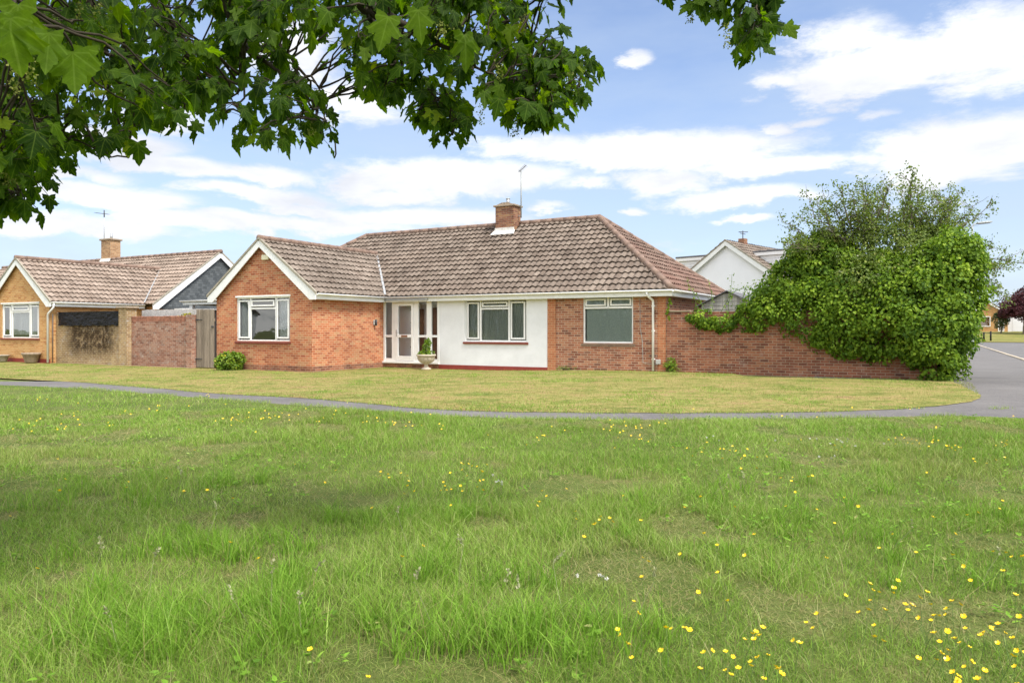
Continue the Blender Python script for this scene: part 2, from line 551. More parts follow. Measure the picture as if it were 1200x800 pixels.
def asphalt_mat(name, c, patch):
    m, nt, out = mat(name)
    co = objc(nt)
    n1 = nt.noise(co, 0.6, 6, 0.75)
    n2 = nt.noise(co, 35, 4, 0.8)
    b = nt.mix(nt.ramp(n1, [(0.35, 0.0), (0.65, 1.0)]), c, patch)
    b = nt.mix(1.0, b, nt.ramp(n2, [(0.3, 0.62), (0.75, 1.35)]), 'MULTIPLY')
    n3 = nt.noise(co, 2.5, 5, 0.75)
    b = nt.mix(nt.m('MULTIPLY', nt.ramp(n3, [(0.62, 0.0), (0.72, 1.0)]), 0.5), b, (0.17, 0.14, 0.10))
    principled(nt, out, b, 0.9, nt.bump(n2, 0.5, 0.008), 0.2)
    return m


M['path'] = asphalt_mat('path_asphalt', (0.125, 0.118, 0.117), (0.175, 0.165, 0.16))
M['footway'] = asphalt_mat('footway_asphalt', (0.135, 0.128, 0.125), (0.175, 0.166, 0.16))
M['road'] = asphalt_mat('road_asphalt', (0.135, 0.13, 0.13), (0.17, 0.164, 0.162))
M['kerb'] = plain('kerb_stone', (0.50, 0.43, 0.33), 0.9, 0.3, 3, bump=0.3)


def turf_mat(name, stops, scale, stretch=(1, 1, 1), fine=28):
    m, nt, out = mat(name)
    co = nt.vm('MULTIPLY', objc(nt), stretch)
    n1 = nt.noise(co, scale, 6, 0.65)
    n2 = nt.noise(co, fine, 5, 0.75)
    n3 = nt.noise(co, scale * 5, 4, 0.7)
    f = nt.m('ADD', nt.m('MULTIPLY', n1, 0.55), nt.m('MULTIPLY', n3, 0.45))
    b = nt.ramp(f, stops)
    b = nt.mix(1.0, b, nt.ramp(n2, [(0.28, 0.55), (0.72, 1.3)]), 'MULTIPLY')
    principled(nt, out, b, 0.95, nt.bump(n2, 0.6, 0.03), 0.1)
    return m


M['lawn'] = turf_mat('mown_lawn', [(0.39, (0.10, 0.14, 0.03)), (0.46, (0.19, 0.19, 0.05)), (0.52, (0.28, 0.245, 0.085)), (0.57, (0.31, 0.22, 0.10)), (0.63, (0.22, 0.14, 0.07))], 0.9, (1, 1.5, 1), fine=13)  # mottled turf, its base colour darkened to paint in shade between blades
M['soil'] = turf_mat('meadow_thatch', [(0.4, (0.075, 0.115, 0.022)), (0.55, (0.12, 0.15, 0.04)), (0.68, (0.19, 0.165, 0.07))], 0.9, fine=40)
M['ground'] = turf_mat('field', [(0.4, (0.10, 0.14, 0.035)), (0.6, (0.18, 0.18, 0.06))], 0.2, fine=9)
M['verge'] = turf_mat('verge_grass', [(0.4, (0.15, 0.165, 0.04)), (0.6, (0.25, 0.215, 0.075))], 0.3, fine=9)

M['blade'] = None


def blade_mat():
    m, nt, out = mat('grass_blade')
    r, d = nt.attr('rnd'), nt.attr('dry')
    g = nt.ramp(r, [(0.0, (0.095, 0.20, 0.018)), (0.45, (0.175, 0.335, 0.028)), (0.8, (0.28, 0.43, 0.06)), (1.0, (0.42, 0.52, 0.17))])
    s = nt.ramp(r, [(0.0, (0.26, 0.20, 0.09)), (0.6, (0.34, 0.29, 0.13)), (1.0, (0.40, 0.36, 0.19))])
    b = nt.mix(d, g, s)
    p = nt.n('ShaderNodeBsdfPrincipled', {'Base Color': b, 'Roughness': 0.6, 'Specular IOR Level': 0.25})
    t = nt.n('ShaderNodeBsdfTranslucent', {'Color': nt.mix(1.0, b, (1.0, 1.1, 0.6), 'MULTIPLY')})
    mx = nt.n('ShaderNodeMixShader', {0: 0.3, 1: p.outputs[0], 2: t.outputs[0]})
    nt.t.links.new(mx.outputs[0], out.inputs[0])
    return m


M['blade'] = blade_mat()
M['sycamore_leaf'] = leaf_mat('sycamore_leaf', [(0, (0.015, 0.04, 0.003)), (0.5, (0.036, 0.08, 0.005)), (0.85, (0.075, 0.135, 0.007)), (1, (0.14, 0.19, 0.01))], 0.6, 0.6, (2.6, 2.5, 0.25), 0.12, veins=True)
M['catkin'] = leaf_mat('catkin', [(0, (0.12, 0.15, 0.02)), (1, (0.24, 0.25, 0.05))], 0.3, 0.7)
M['ivy_leaf'] = leaf_mat('ivy_leaf', [(0, (0.045, 0.10, 0.008)), (0.4, (0.11, 0.20, 0.013)), (0.8, (0.21, 0.32, 0.022)), (1, (0.31, 0.41, 0.04))], 0.35, 0.55, (1.2, 1.3, 0.4), 0.2)
M['elder_leaf'] = leaf_mat('elder_leaf', [(0, (0.07, 0.11, 0.02)), (0.5, (0.14, 0.20, 0.035)), (0.85, (0.22, 0.28, 0.05)), (1, (0.30, 0.29, 0.07))], 0.35, 0.55, (1.1, 1.2, 0.5))
M['purple_leaf'] = leaf_mat('purple_leaf', [(0, (0.035, 0.010, 0.014)), (1, (0.115, 0.03, 0.038))], 0.25, 0.6, (1.2, 0.7, 0.8))
M['shrub_leaf'] = leaf_mat('shrub_leaf', [(0, (0.08, 0.15, 0.012)), (0.6, (0.16, 0.27, 0.02)), (0.9, (0.28, 0.35, 0.03)), (1, (0.40, 0.36, 0.03))], 0.25, 0.45, (1.1, 1.2, 0.4), 0.4)
M['dark_leaf'] = leaf_mat('dark_leaf', [(0, (0.03, 0.05, 0.015)), (1, (0.07, 0.10, 0.03))], 0.25, 0.6)
M['yellow_leaf'] = leaf_mat('yellow_leaf', [(0, (0.20, 0.20, 0.02)), (1, (0.5, 0.42, 0.03))], 0.25, 0.5)
M['petal'] = plain('yellow_petal', (0.86, 0.60, 0.01), 0.35, 0.05, 30, 0.5)
M['white_petal'] = plain('white_petal', (0.55, 0.54, 0.50), 0.6, 0.05, 30)
M['elder_flower'] = plain('elder_flower', (0.72, 0.72, 0.58), 0.7, 0.1, 30)
M['shed_window'] = M['dark_metal']

# ------------------------------------------------------------------ camera, sky, sun
cam = bpy.data.cameras.new('camera')
co_ = bpy.data.objects.new('camera', cam)
col.objects.link(co_)
co_.location = (0, 0, HC)
co_.rotation_euler = (R(90), 0, 0)
cam.sensor_width = 36
cam.lens = F / 1200 * 36
cam.shift_y = -14 / 1200
cam.clip_start, cam.clip_end = 0.05, 3000
scene.camera = co_

SUN_AZ, SUN_EL = math.atan2(0.68, -0.73), R(55)
sd = Vector((math.sin(SUN_AZ) * math.cos(SUN_EL), math.cos(SUN_AZ) * math.cos(SUN_EL), math.sin(SUN_EL)))
sl = bpy.data.lights.new('sun', 'SUN')
so = bpy.data.objects.new('sun', sl)
col.objects.link(so)
so.location = (20, -20, 40)
so.rotation_euler = (-sd).to_track_quat('-Z', 'Y').to_euler()
sl.energy = SUN_E
sl.angle = R(15)
sl.color = (1.0, 0.95, 0.87)

w = bpy.data.worlds.new('World')
scene.world = w
w.use_nodes = True
w.node_tree.nodes.clear()
nt = NT(w.node_tree)
wo = nt.n('ShaderNodeOutputWorld')
bg = nt.n('ShaderNodeBackground')
nt.t.links.new(bg.outputs[0], wo.inputs[0])
sky = nt.n('ShaderNodeTexSky', sky_type='NISHITA', sun_disc=False, sun_elevation=SUN_EL, sun_rotation=SUN_AZ)
sky.air_density, sky.dust_density, sky.ozone_density = 1.0, 0.5, 1.5
dirv = nt.n('ShaderNodeTexCoord').outputs['Generated']
dx, dy, dz = nt.sep(dirv)
az = nt.m('ARCTAN2', dx, dy)
el = nt.m('ARCSINE', dz)
# the cloud banks that hang over the houses: azimuth, elevation, half-widths, weight
CL = [(1050, 78, 150, 26, 1), (1150, 62, 90, 42, 1), (985, 45, 80, 22, .8), (1140, 172, 130, 32, 1.0), (1010, 190, 60, 14, .7), (915, 98, 40, 10, .8),
      (760, 180, 160, 20, 1.05), (640, 178, 90, 17, .9), (900, 196, 120, 11, .9), (540, 211, 145, 19, 1.1), (770, 210, 80, 14, .8), (870, 230, 80, 10, 1), (500, 254, 110, 11, 1),
      (640, 246, 32, 6, .9), (736, 246, 16, 5, .9), (878, 258, 32, 6, 1), (746, 67, 18, 8, .8), (910, 150, 22, 8, .8),
      (120, 172, 90, 20, 1.1), (190, 198, 110, 13, 1.1), (60, 208, 110, 10, 1.0), (300, 205, 70, 10, .9), (120, 232, 120, 11, 1.1), (285, 228, 90, 10, 1.0), (60, 262, 140, 12, 1.1), (250, 256, 110, 9, 1.0), (350, 244, 60, 7, .8), (420, 120, 60, 22, 1.0), (340, 60, 60, 36, .9), (440, 215, 60, 14, 1.0), (380, 264, 120, 9, .9), (180, 120, 60, 24, .8), (600, 290, 300, 9, .5), (1100, 240, 120, 14, .4), (1030, 130, 30, 6, .5), (690, 215, 40, 9, .8), (955, 140, 26, 7, .6), (580, 165, 30, 7, .6), (1060, 300, 200, 14, .4)]
wv = nt.vm('MULTIPLY', dirv, (1.0, 1.0, 2.6))
wn1 = nt.noise(wv, 7.5, 7, 0.6, dist=0.3)
wn2 = nt.noise(wv, 24, 6, 0.68)
azn = nt.m('ADD', az, nt.m('MULTIPLY', nt.m('SUBTRACT', wn2, 0.5), 0.05))
eln = nt.m('ADD', el, nt.m('MULTIPLY', nt.m('SUBTRACT', wn1, 0.5), 0.05))
acc = None
for (px, py, rx, ry, wt) in CL:
    a = math.atan((px - CX) / F)
    e = math.atan((HY - py) / F * math.cos(a))
    ra, re = rx / F * math.cos(a) ** 2, ry / F * math.cos(a)
    u = nt.m('DIVIDE', nt.m('SUBTRACT', azn, a), ra * 1.25)
    v = nt.m('DIVIDE', nt.m('SUBTRACT', eln, e), re * 1.35)
    g = nt.m('EXPONENT', nt.m('MULTIPLY', nt.m('ADD', nt.m('MULTIPLY', u, u), nt.m('MULTIPLY', v, v)), -1.0))
    g = nt.m('MULTIPLY', g, wt)
    acc = g if acc is None else nt.m('MAXIMUM', acc, g)
# elsewhere round the sky: broken cloud
back = nt.m('LESS_THAN', dy, 0.35)
gen = nt.noise(nt.vm('MULTIPLY', dirv, (1, 1, 2.0)), 2.6, 6, 0.6)
gen = nt.m('MULTIPLY', nt.ramp(gen, [(0.38, 0.0), (0.58, 1.0)]), nt.m('MAXIMUM', back, nt.ramp(el, [(0.46, 0.0), (0.6, 1.0)])))
acc = nt.m('MAXIMUM', acc, gen)
dens = nt.m('ADD', acc, nt.m('MULTIPLY', nt.m('SUBTRACT', wn1, 0.5), 1.25))
dens = nt.m('ADD', dens, nt.m('MULTIPLY', nt.m('SUBTRACT', wn2, 0.5), 0.6))
mask = nt.n('ShaderNodeMapRange', {0: dens, 1: 0.30, 2: 0.78}, interpolation_type='SMOOTHSTEP').outputs[0]
veil = nt.n('ShaderNodeMapRange', {0: nt.noise(nt.vm('MULTIPLY', dirv, (1, 1, 3.5)), 3.2, 5, 0.6), 1: 0.38, 2: 0.75, 3: 0.06, 4: 0.42}).outputs[0]
low = nt.n('ShaderNodeMapRange', {0: el, 1: 0.0, 2: 0.40, 3: 0.62, 4: 0.0}).outputs[0]
thin = nt.m('ADD', veil, low, clamp=True)
shade = nt.noise(nt.vm('MULTIPLY', dirv, (1, 1, 3.0)), 5.0, 5, 0.6)
ccol = nt.ramp(shade, [(0.33, CLOUD_D), (0.6, CLOUD_L)])
skyc = nt.mix(1.0, sky.outputs[0], SKY_TINT, 'MULTIPLY')
c = nt.mix(thin, skyc, CLOUD_THIN)
# cloud out of view, behind the viewer and overhead, boosted as added fill light
cloud_fill = nt.m('MAXIMUM', nt.n('ShaderNodeMapRange', {0: dy, 1: 0.3, 2: -0.35}, interpolation_type='SMOOTHSTEP').outputs[0], nt.n('ShaderNodeMapRange', {0: el, 1: 0.55, 2: 1.0}, interpolation_type='SMOOTHSTEP').outputs[0])
ccol = nt.mix(cloud_fill, ccol, (5.6, 5.5, 5.3))
c = nt.mix(mask, c, ccol)
nt.set(bg.inputs[0], c)
bg.inputs[1].default_value = 0.15
scene.view_settings.view_transform = 'Standard'
scene.view_settings.look = 'None'
scene.view_settings.exposure = EXPO
scene.view_settings.gamma = 1
scene.cycles.max_bounces = 10
scene.cycles.transparent_max_bounces = 16
scene.cycles.use_denoising = True
scene.render.film_transparent = False

# ------------------------------------------------------------------ ground, lawn, path, road


def interp(pts, x):
    pts = sorted(pts)
    return np.interp(x, [p[0] for p in pts], [p[1] for p in pts])


LAWN_E = [(p[0], p[1]) for p in [G(*q)[:2] for q in [(0, 443), (100, 448), (200, 456), (300, 463), (400, 469.5), (480, 477), (540, 480.5), (600, 482), (700, 483.5), (800, 483.5), (900, 483), (1000, 481)]]]
MEAD_E = [(p[0], p[1]) for p in [G(*q)[:2] for q in [(0, 451), (100, 455), (200, 463), (300, 471), (400, 478), (500, 486), (600, 490), (700, 491.5), (800, 491.5), (900, 490.5), (1000, 489), (1100, 487), (1140, 487.5), (1200, 490)]]]
LAWN_E = [(-60, 52)] + LAWN_E + [(6.3, 11.9)]
MEAD_E = [(-60, 47)] + MEAD_E + [(9.0, 10.2), (14, 8.6), (40, 2.0)]


def grid(name, us, vs, fn, m, kind='structure', dz=0.0):
    P_ = [[fn(u, v) for v in vs] for u in us]
    V_ = np.array([[(p[0], p[1], float(zt(p[0], p[1])) + dz) for p in r] for r in P_])
    n, k = len(us), len(vs)
    i = np.arange(n * k).reshape(n, k)
    f = np.stack([i[:-1, :-1], i[1:, :-1], i[1:, 1:], i[:-1, 1:]], -1).reshape(-1, 4)
    o = raw(name, V_.reshape(-1, 3), [f], m, smooth=True)
    return tag(o, kind=kind)


gx = np.unique(np.concatenate([np.linspace(-900, -60, 12), np.linspace(-60, 80, 57), np.linspace(80, 900, 12)]))
gy = np.unique(np.concatenate([np.linspace(-300, -20, 8), np.linspace(-20, 130, 76), np.linspace(130, 1500, 14)]))
grid('ground', gx, gy, lambda u, v: (u, v), M['ground'], dz=-0.04)

wob = lambda x, s, a: (vnoise(x, 0, s, 3) - .5) * 2 * a
xs = np.linspace(-60, 6.3, 340)
grid('lawn', xs, np.linspace(0, 1, 36), lambda u, v: (u, interp(LAWN_E, u) + wob(u, .6, .05) + wob(u, .17, .025) + v * (60 - interp(LAWN_E, u))), M['lawn'], dz=0.0)
# right end of the lawn, where it rounds off against the footway
LR = [(6.3, 11.9)] + [G(*q)[:2] for q in [(1100, 475.5), (1140, 470), (1150, 466), (1147, 462), (1136, 456), (1122, 449), (1116, 446)]]
tl = []
cum = [0]
for a, b in zip(LR, LR[1:]): cum.append(cum[-1] + math.hypot(b[0] - a[0], b[1] - a[1]))


def lr(t):
    s_ = t * cum[-1]
    return np.interp(s_, cum, [p[0] for p in LR]) + wob(t * 9, .25, .03), np.interp(s_, cum, [p[1] for p in LR]) + wob(t * 9, .2, .03)


grid('lawn', np.linspace(0, 1, 60), np.linspace(0, 1, 8), lambda u, v: tuple(np.array(lr(u)) * (1 - v) + np.array((6.3, 19.8 - (1 - u) * 6.0)) * v), M['lawn'], dz=0.002)
xs = np.linspace(-60, 40, 420)
grid('meadow', xs, np.concatenate([np.linspace(0, .2, 6), np.linspace(.25, 1, 20)]), lambda u, v: (u, interp(MEAD_E, u) + wob(u, .5, .05) + wob(u, .13, .03) - v * (interp(MEAD_E, u) + 14)), M['soil'], dz=0.0)
xs = np.linspace(-60, 13, 160)
grid('path', xs, np.linspace(0, 1, 6), lambda u, v: (u, (interp(MEAD_E, u) - .25) * (1 - v) + v * (min(interp(LAWN_E, min(u, 6.3)) + .25 + max(0, u - 6.3) * 1.2, 20))), M['path'], dz=-0.007)


# street in the bungalow's own grid (local x to the right, y to the back)
def lgrid(name, x0, x1, y0, y1, nx, ny, m, dz):
    return grid(name, np.linspace(x0, x1, nx), np.linspace(y0, y1, ny), lambda u, v: l2w(u, v), m, dz=dz)


KX = 10.25
lgrid('pavement', 4.2, KX, -8.2, 95, 14, 60, M['footway'], -0.012)
lgrid('road', KX + .12, KX + 42, -40, 66, 12, 60, M['road'], -0.030)
lgrid('verge', KX - 30, KX + 90, 66, 150, 40, 24, M['verge'], 0.02)
kb = MB()
y = -8.0
while y < 66:
    a, b = l2w(KX, y), l2w(KX, y + .9)
    n_ = ((b[0] - a[0]) / .9, (b[1] - a[1]) / .9)
    pr = (n_[1], -n_[0])
    j = random.uniform(-.008, .008)
    hgt = .03 + j
    P4 = [(a[0], a[1], -.06), (a[0] + pr[0] * .14, a[1] + pr[1] * .14, -.06), (a[0] + pr[0] * .13, a[1] + pr[1] * .13, hgt), (a[0], a[1], hgt)]
    kb.prism(P4, (n_[0] * .89, n_[1] * .89, 0))
    y += .9
tag(kb.build('kerb', M['kerb']), kind='structure')

# ------------------------------------------------------------------ houses: shared builders (coordinates in the bungalow's grid)
BASE = [0.0, 0.0]
FR = [ANG, OX, OY]


def frame(name, bx, by, z=0.0):
    BASE[0], BASE[1] = bx, by
    x, y_ = l2w(bx, by)
    return empty(name, (x, y_, z), -ANG)


def hb(mb, name, m, parent=None, ztop=None):
    """link a mesh whose vertices are in the grid; origin moves to the current base"""
    mb.v = [(p[0] - BASE[0], p[1] - BASE[1], p[2]) for p in mb.v]
    o = mb.build(name, m, parent)
    if parent is None:
        x, y_ = l2w(*BASE)
        o.location = (x, y_, 0)
        o.rotation_euler = (0, 0, -ANG)
    return o


def hraw(name, verts, faces, m, parent, fattr=None, smooth=False):
    v = np.asarray(verts, float).reshape(-1, 3) - np.array([BASE[0], BASE[1], 0])
    return raw(name, v, faces, m, parent, fattr, smooth)


def wall(mb, p0, p1, z0, z1, holes=(), reveal=0.12, top=None):
    """vertical wall from p0 to p1 (outside on the right-hand side when walking p0 -> p1); holes (a0,a1,z0,z1) along it"""
    p0, p1 = Vector((*p0, 0)), Vector((*p1, 0))
    L = (p1 - p0).length
    t = (p1 - p0) / L
    inn = Vector((-t.y, t.x, 0))
    As = sorted({0, L, *[h[0] for h in holes], *[h[1] for h in holes]})
    Zs = sorted({z0, z1, *[h[2] for h in holes], *[h[3] for h in holes]})
    pt = lambda a, z, d=0: p0 + t * a + Vector((0, 0, z)) + inn * d
    for a, b in zip(As, As[1:]):
        for c, d in zip(Zs, Zs[1:]):
            if any(h[0] - 1e-6 <= a and b <= h[1] + 1e-6 and h[2] - 1e-6 <= c and d <= h[3] + 1e-6 for h in holes): continue
            mb.quad(pt(a, c), pt(b, c), pt(b, d), pt(a, d))
    for h in holes:
        a, b, c, d = h
        r = reveal
        mb.quad(pt(a, c), pt(a, c, r), pt(a, d, r), pt(a, d))
        mb.quad(pt(b, c), pt(b, d), pt(b, d, r), pt(b, c, r))
        mb.quad(pt(a, d), pt(a, d, r), pt(b, d, r), pt(b, d))
        mb.quad(pt(a, c), pt(b, c), pt(b, c, r), pt(a, c, r))


def room(a0, a1, z0, z1, y, depth, parent, m):
    mb = MB()
    A = lambda x, yy, z: (x, yy, z)
    x0, x1 = a0, a1
    y0, y1 = y, y + depth
    mb.quad(A(x0, y1, z0), A(x1, y1, z0), A(x1, y1, z1), A(x0, y1, z1))
    mb.quad(A(x0, y0, z0), A(x0, y1, z0), A(x0, y1, z1), A(x0, y0, z1))
    mb.quad(A(x1, y0, z0), A(x1, y0, z1), A(x1, y1, z1), A(x1, y1, z0))
    mb.quad(A(x0, y0, z1), A(x0, y1, z1), A(x1, y1, z1), A(x1, y0, z1))
    mb.quad(A(x0, y0, z0), A(x1, y0, z0), A(x1, y1, z0), A(x0, y1, z0))
    return hb(mb, 'room', m, parent)


def window(root, y, x0, x1, z0, z1, panes, bars, sillm, header=False, sill_h=0.07, sill_out=0.05, frame_w=0.05):
    """front-facing window in the wall plane y; panes / bars in fractions of the opening (bars: x0,x1,z0,z1,proud)"""
    W_, H = x1 - x0, z1 - z0
    fr = MB()
    yf, yb = y + .035, y + .10
    fw = frame_w
    fr.box(x0, x0 + fw, yf, yb, z0, z1, .006)
    fr.box(x1 - fw, x1, yf, yb, z0, z1, .006)
    fr.box(x0 + fw, x1 - fw, yf + .001, yb, z1 - fw, z1, .006)
    fr.box(x0 + fw, x1 - fw, yf + .001, yb, z0, z0 + fw, .006)
    for (a, b, c, d) in bars:
        fr.box(x0 + a * W_, x0 + b * W_, yf + .002, yb - .002, z0 + c * H, z0 + d * H, .005)
    for (a, b, c, d, opening) in panes:
        if opening:
            xa, xb, za, zb = x0 + a * W_, x0 + b * W_, z0 + c * H, z0 + d * H
            s_ = .04
            for q in ((xa - .012, xa + s_, za - .012, zb + .012), (xb - s_, xb + .012, za - .012, zb + .012), (xa + s_, xb - s_, za - .012, za + s_), (xa + s_, xb - s_, zb - s_, zb + .012)):
                fr.box(q[0], q[1], yf - .018, yf + .03, q[2], q[3], .006)
    if header:
        fr.box(x0 - .04, x1 + .04, y - .03, y + .05, z1 - .002, z1 + .055, .006)
    f = hb(fr, 'window', M['white'], root)
    g = MB()
    for (a, b, c, d, opening) in panes:
        xa, xb, za, zb = x0 + a * W_, x0 + b * W_, z0 + c * H, z0 + d * H
        yg = yf + (.008 if opening else .03)
        g.quad((xa - .005, yg, za - .005), (xb + .005, yg, za - .005), (xb + .005, yg, zb + .005), (xa - .005, yg, zb + .005))
    hb(g, 'pane', M['glass'], f)
    sm = MB()
    sm.prism([(x0 - .05, y - sill_out, z0 - sill_h), (x0 - .05, y + .05, z0 - sill_h), (x0 - .05, y + .05, z0 + .003), (x0 - .05, y - sill_out, z0 - .018)], (W_ + .10, 0, 0))
    hb(sm, 'sill', sillm, f)
    return f


def curtain_sheet(name, x0, x1, z0, z1, y, m, label, cat, amp=.02, wl=.12, scal=0.0):
    n = max(8, int((x1 - x0) / wl * 8))
    BASE_keep = list(BASE)
    BASE[0], BASE[1] = (x0 + x1) / 2, y
    X = np.linspace(x0, x1, n)
    vs = []
    for x in X:
        yy = y + amp * math.sin((x - x0) / wl * 2 * math.pi + .7 * math.sin(x * 3)) + amp * .4 * math.sin(x * 31)
        zb = z0 + scal * math.sin((x - x0) / (x1 - x0) * math.pi) 
        vs += [(x, yy, zb), (x, yy, z1)]
    mb = MB()
    mb.add(vs, [(2 * i, 2 * i + 2, 2 * i + 3, 2 * i + 1) for i in range(n - 1)], True)
    o = hb(mb, name, m)
    BASE[0], BASE[1] = BASE_keep
    return tag(o, label, cat)


def tile_roof(name, A, ex, es, L, S, lc, rc, m, parent, g=.33, w=.215, seed=0, amp=.046, lift=.056):
    """interlocking roll tiles: A eave corner, ex along the eave, es up the slope, lc/rc clamp x at slope distance s"""
    A, ex, es = np.array(A, float), np.array(ex, float), np.array(es, float)
    n = np.cross(ex, es)
    n /= np.linalg.norm(n)
    K = 8
    nt_ = int(math.ceil(L / w))
    q = np.arange(K + 1) / K
    prof = amp * np.clip(.5 + .5 * np.cos(2 * math.pi * (q - .5)), 0, 1) ** 0.85 - amp * .5
    rs = np.random.default_rng(seed + 3)
    Vs, Fs, rnd = [], [], []
    off = 0
    i = 0
    while i * g < S - .02:
        s0, s1 = i * g, min(S, i * g + g + .05)
        rows = [(s0 + .065, -.022, 0), (s0 + .003, lift - .013, 1), (s0, lift, 1), (s1, .002, 1)]
        if i > 0 and (s0 + .004) > 0: pass
        cr = rs.normal(0, .02)
        X = (np.arange(nt_)[:, None] * w + q[None, :] * w)          # tiles x samples
        jit = rs.normal(0, .005, (nt_, 1))
        jz = rs.normal(0, .004, (nt_, 1))
        keep = (X[:, -1] > lc(s1) - .01) & (X[:, 0] < rc(s0) + .01) | ((X[:, -1] > lc(s0)) & (X[:, 0] < rc(s0)))
        idx = np.where(keep)[0]
        if len(idx):
            blk = []
            for (s_, h, pr) in rows:
                sv = s_ + (jit if pr or True else 0) * (1 if s_ < s1 else 0)
                xx = np.clip(X, lc(s_), rc(s_))
                hh = h + prof[None, :] * 1.0 + jz
                p = A + xx[..., None] * ex + (np.broadcast_to(np.asarray(sv), xx.shape))[..., None] * es + (np.broadcast_to(hh, xx.shape))[..., None] * n
                blk.append(p[idx])
            blk = np.stack(blk, 1)                                   # tiles, rows, samples, 3
            nk = len(idx)
            Vs.append(blk.reshape(-1, 3))
            base = off + (np.arange(nk) * 4 * (K + 1))[:, None, None] + (np.arange(3) * (K + 1))[None, :, None] + np.arange(K)[None, None, :]
            f = np.stack([base, base + 1, base + K + 2, base + K + 1], -1).reshape(-1, 4)
            Fs.append(f)
            rnd.append(np.repeat(np.clip(rs.normal(.45, .2, nk) + cr, 0, 1), 3 * K))
            off += nk * 4 * (K + 1)
        i += 1
    return hraw(name, np.concatenate(Vs), [np.concatenate(Fs)], m, parent, {'rnd': np.concatenate(rnd)}, smooth=False)


def ridge_tiles(name, a, b, parent, m=None, r=.105, seg=.46):
    a, b = Vector(a), Vector(b)
    L = (b - a).length
    t = (b - a) / L
    n = max(1, int(L / seg))
    mb = MB()
    rs = random.Random(int(L * 1000))
    for i in range(n):
        p, q = a + t * (L * i / n), a + t * (L * (i + 1) / n + .03)
        r0 = r + rs.uniform(-.003, .003)
        mb.tube([p + Vector((0, 0, -.02)), q + Vector((0, 0, -.025))], [r0, r0 * .97], 12)
    return hb(mb, name, m or M['ridge'], parent)


def gutter(name, pts, parent, out, m=None):
    """half-round gutter along pts; out = unit vector away from the wall at each run"""
    mb = MB()
    n = 8
    r = .062
    for (p, q, o) in pts:
        p, q, o = Vector(p), Vector(q), Vector(o)
        vs = []
        for e in (p, q):
            for rr in (r, r - .008):
                for k in range(n + 1):
                    a = math.pi * k / n
                    vs.append(e + o * (math.cos(a) * rr + r) + Vector((0, 0, -math.sin(a) * rr)))
        N = n + 1
        fs = []
        for k in range(n):
            fs.append((k, k + 1, 2 * N + k + 1, 2 * N + k))
            fs.append((N + k + 1, N + k, 3 * N + k, 3 * N + k + 1))
            fs.append((k + 1, k, N + k, N + k + 1))
            fs.append((2 * N + k, 2 * N + k + 1, 3 * N + k + 1, 3 * N + k))
        fs += [(0, 2 * N, 3 * N, N), (n, N + n, 3 * N + n, 2 * N + n)]
        mb.add(vs, fs, True)
    return hb(mb, name, m or M['white'], parent)


TAN = 0.735
TH = math.atan(TAN)
CT, ST = math.cos(TH), math.sin(TH)

# ------------------------------------------------------------------ the bungalow
D = 7.3
OV = .30
EZ = 2.44                      # eave height of the tile underside
XL = -18.25                    # left end of the main range
WX0, WX1, WY = -15.29, -10.69, -3.67
WXM = (WX0 + WX1) / 2
bung = frame('bungalow', -7.5, 0.0)
tag(bung, 'orange brick bungalow with brown hipped roof, white rendered panel and glazed porch', 'bungalow')
ZB = -.6
WT = 2.36
# main brick range: right-hand front wall, hip end wall, back, left
mb = MB()
wall(mb, (-3.65, 0), (0, 0), ZB, WT, [(-2.69 + 3.65, -1.02 + 3.65, .83, 2.30)])
wall(mb, (0, 0), (0, D), ZB, WT)
wall(mb, (0, D), (XL, D), ZB, WT)
wall(mb, (XL, D), (XL, 0), ZB, WT)
wall(mb, (XL, 0), (WX0, 0), ZB, WT)
hb(mb, 'brick_wall', M['brick_red'], bung)
# corner and pilaster of paler brick, 4 mm proud
mb = MB()
mb.box(-3.93, -3.64, -.035, .15, ZB, WT)
hb(mb, 'brick_pier', M['brick_pier'], bung)
mb = MB()
mb.box(-.24, .004, -.005, .004, ZB, WT - .002)
hb(mb, 'brick_quoin', M['brick_pier'], bung)
# wing walls
mb = MB()
ww = (-14.26, -11.69, .86, 2.37)
wall(mb, (WX0, WY), (WX1, WY), ZB, 2.37, [(ww[0] - WX0, ww[1] - WX0, ww[2], ww[3])])
wall(mb, (WX1, WY), (WX1, .1), ZB, 2.37)
wall(mb, (WX0, 0), (WX0, WY), ZB, 2.37)
gz = EZ + (WXM - WX0 + OV) * TAN - .14
mb.add([(WX0, WY, 2.37), (WX1, WY, 2.37), (WX1, WY, 2.40), (WXM, WY, gz), (WX0, WY, 2.40)], [(0, 1, 2, 3, 4)])
hb(mb, 'wing_wall', M['brick_orange'], bung)
mb = MB()
mb.box(WX0 - .012, WX1 + .012, WY - .012, WY + .02, ZB, .055)
mb.box(WX1 - .02, WX1 + .013, WY + .02, .0, ZB, .05)
hb(mb, 'brick_footing', M['brick_garden'], bung)
# rendered panel
mb = MB()
wall(mb, (-8.2, -.02), (-3.93, -.02), .03, WT, [(-7.13 + 8.2, -4.69 + 8.2, .845, 2.28)], .14)
mb.quad((-8.2, -.02, .03), (-8.2, .1, .03), (-8.2, .1, WT), (-8.2, -.02, WT))
hb(mb, 'rendered_panel', M['render'], bung)
mb = MB()
mb.box(-8.2, -3.935, -.04, .05, ZB, .028, .004)
hb(mb, 'plinth', M['plinth'], bung)
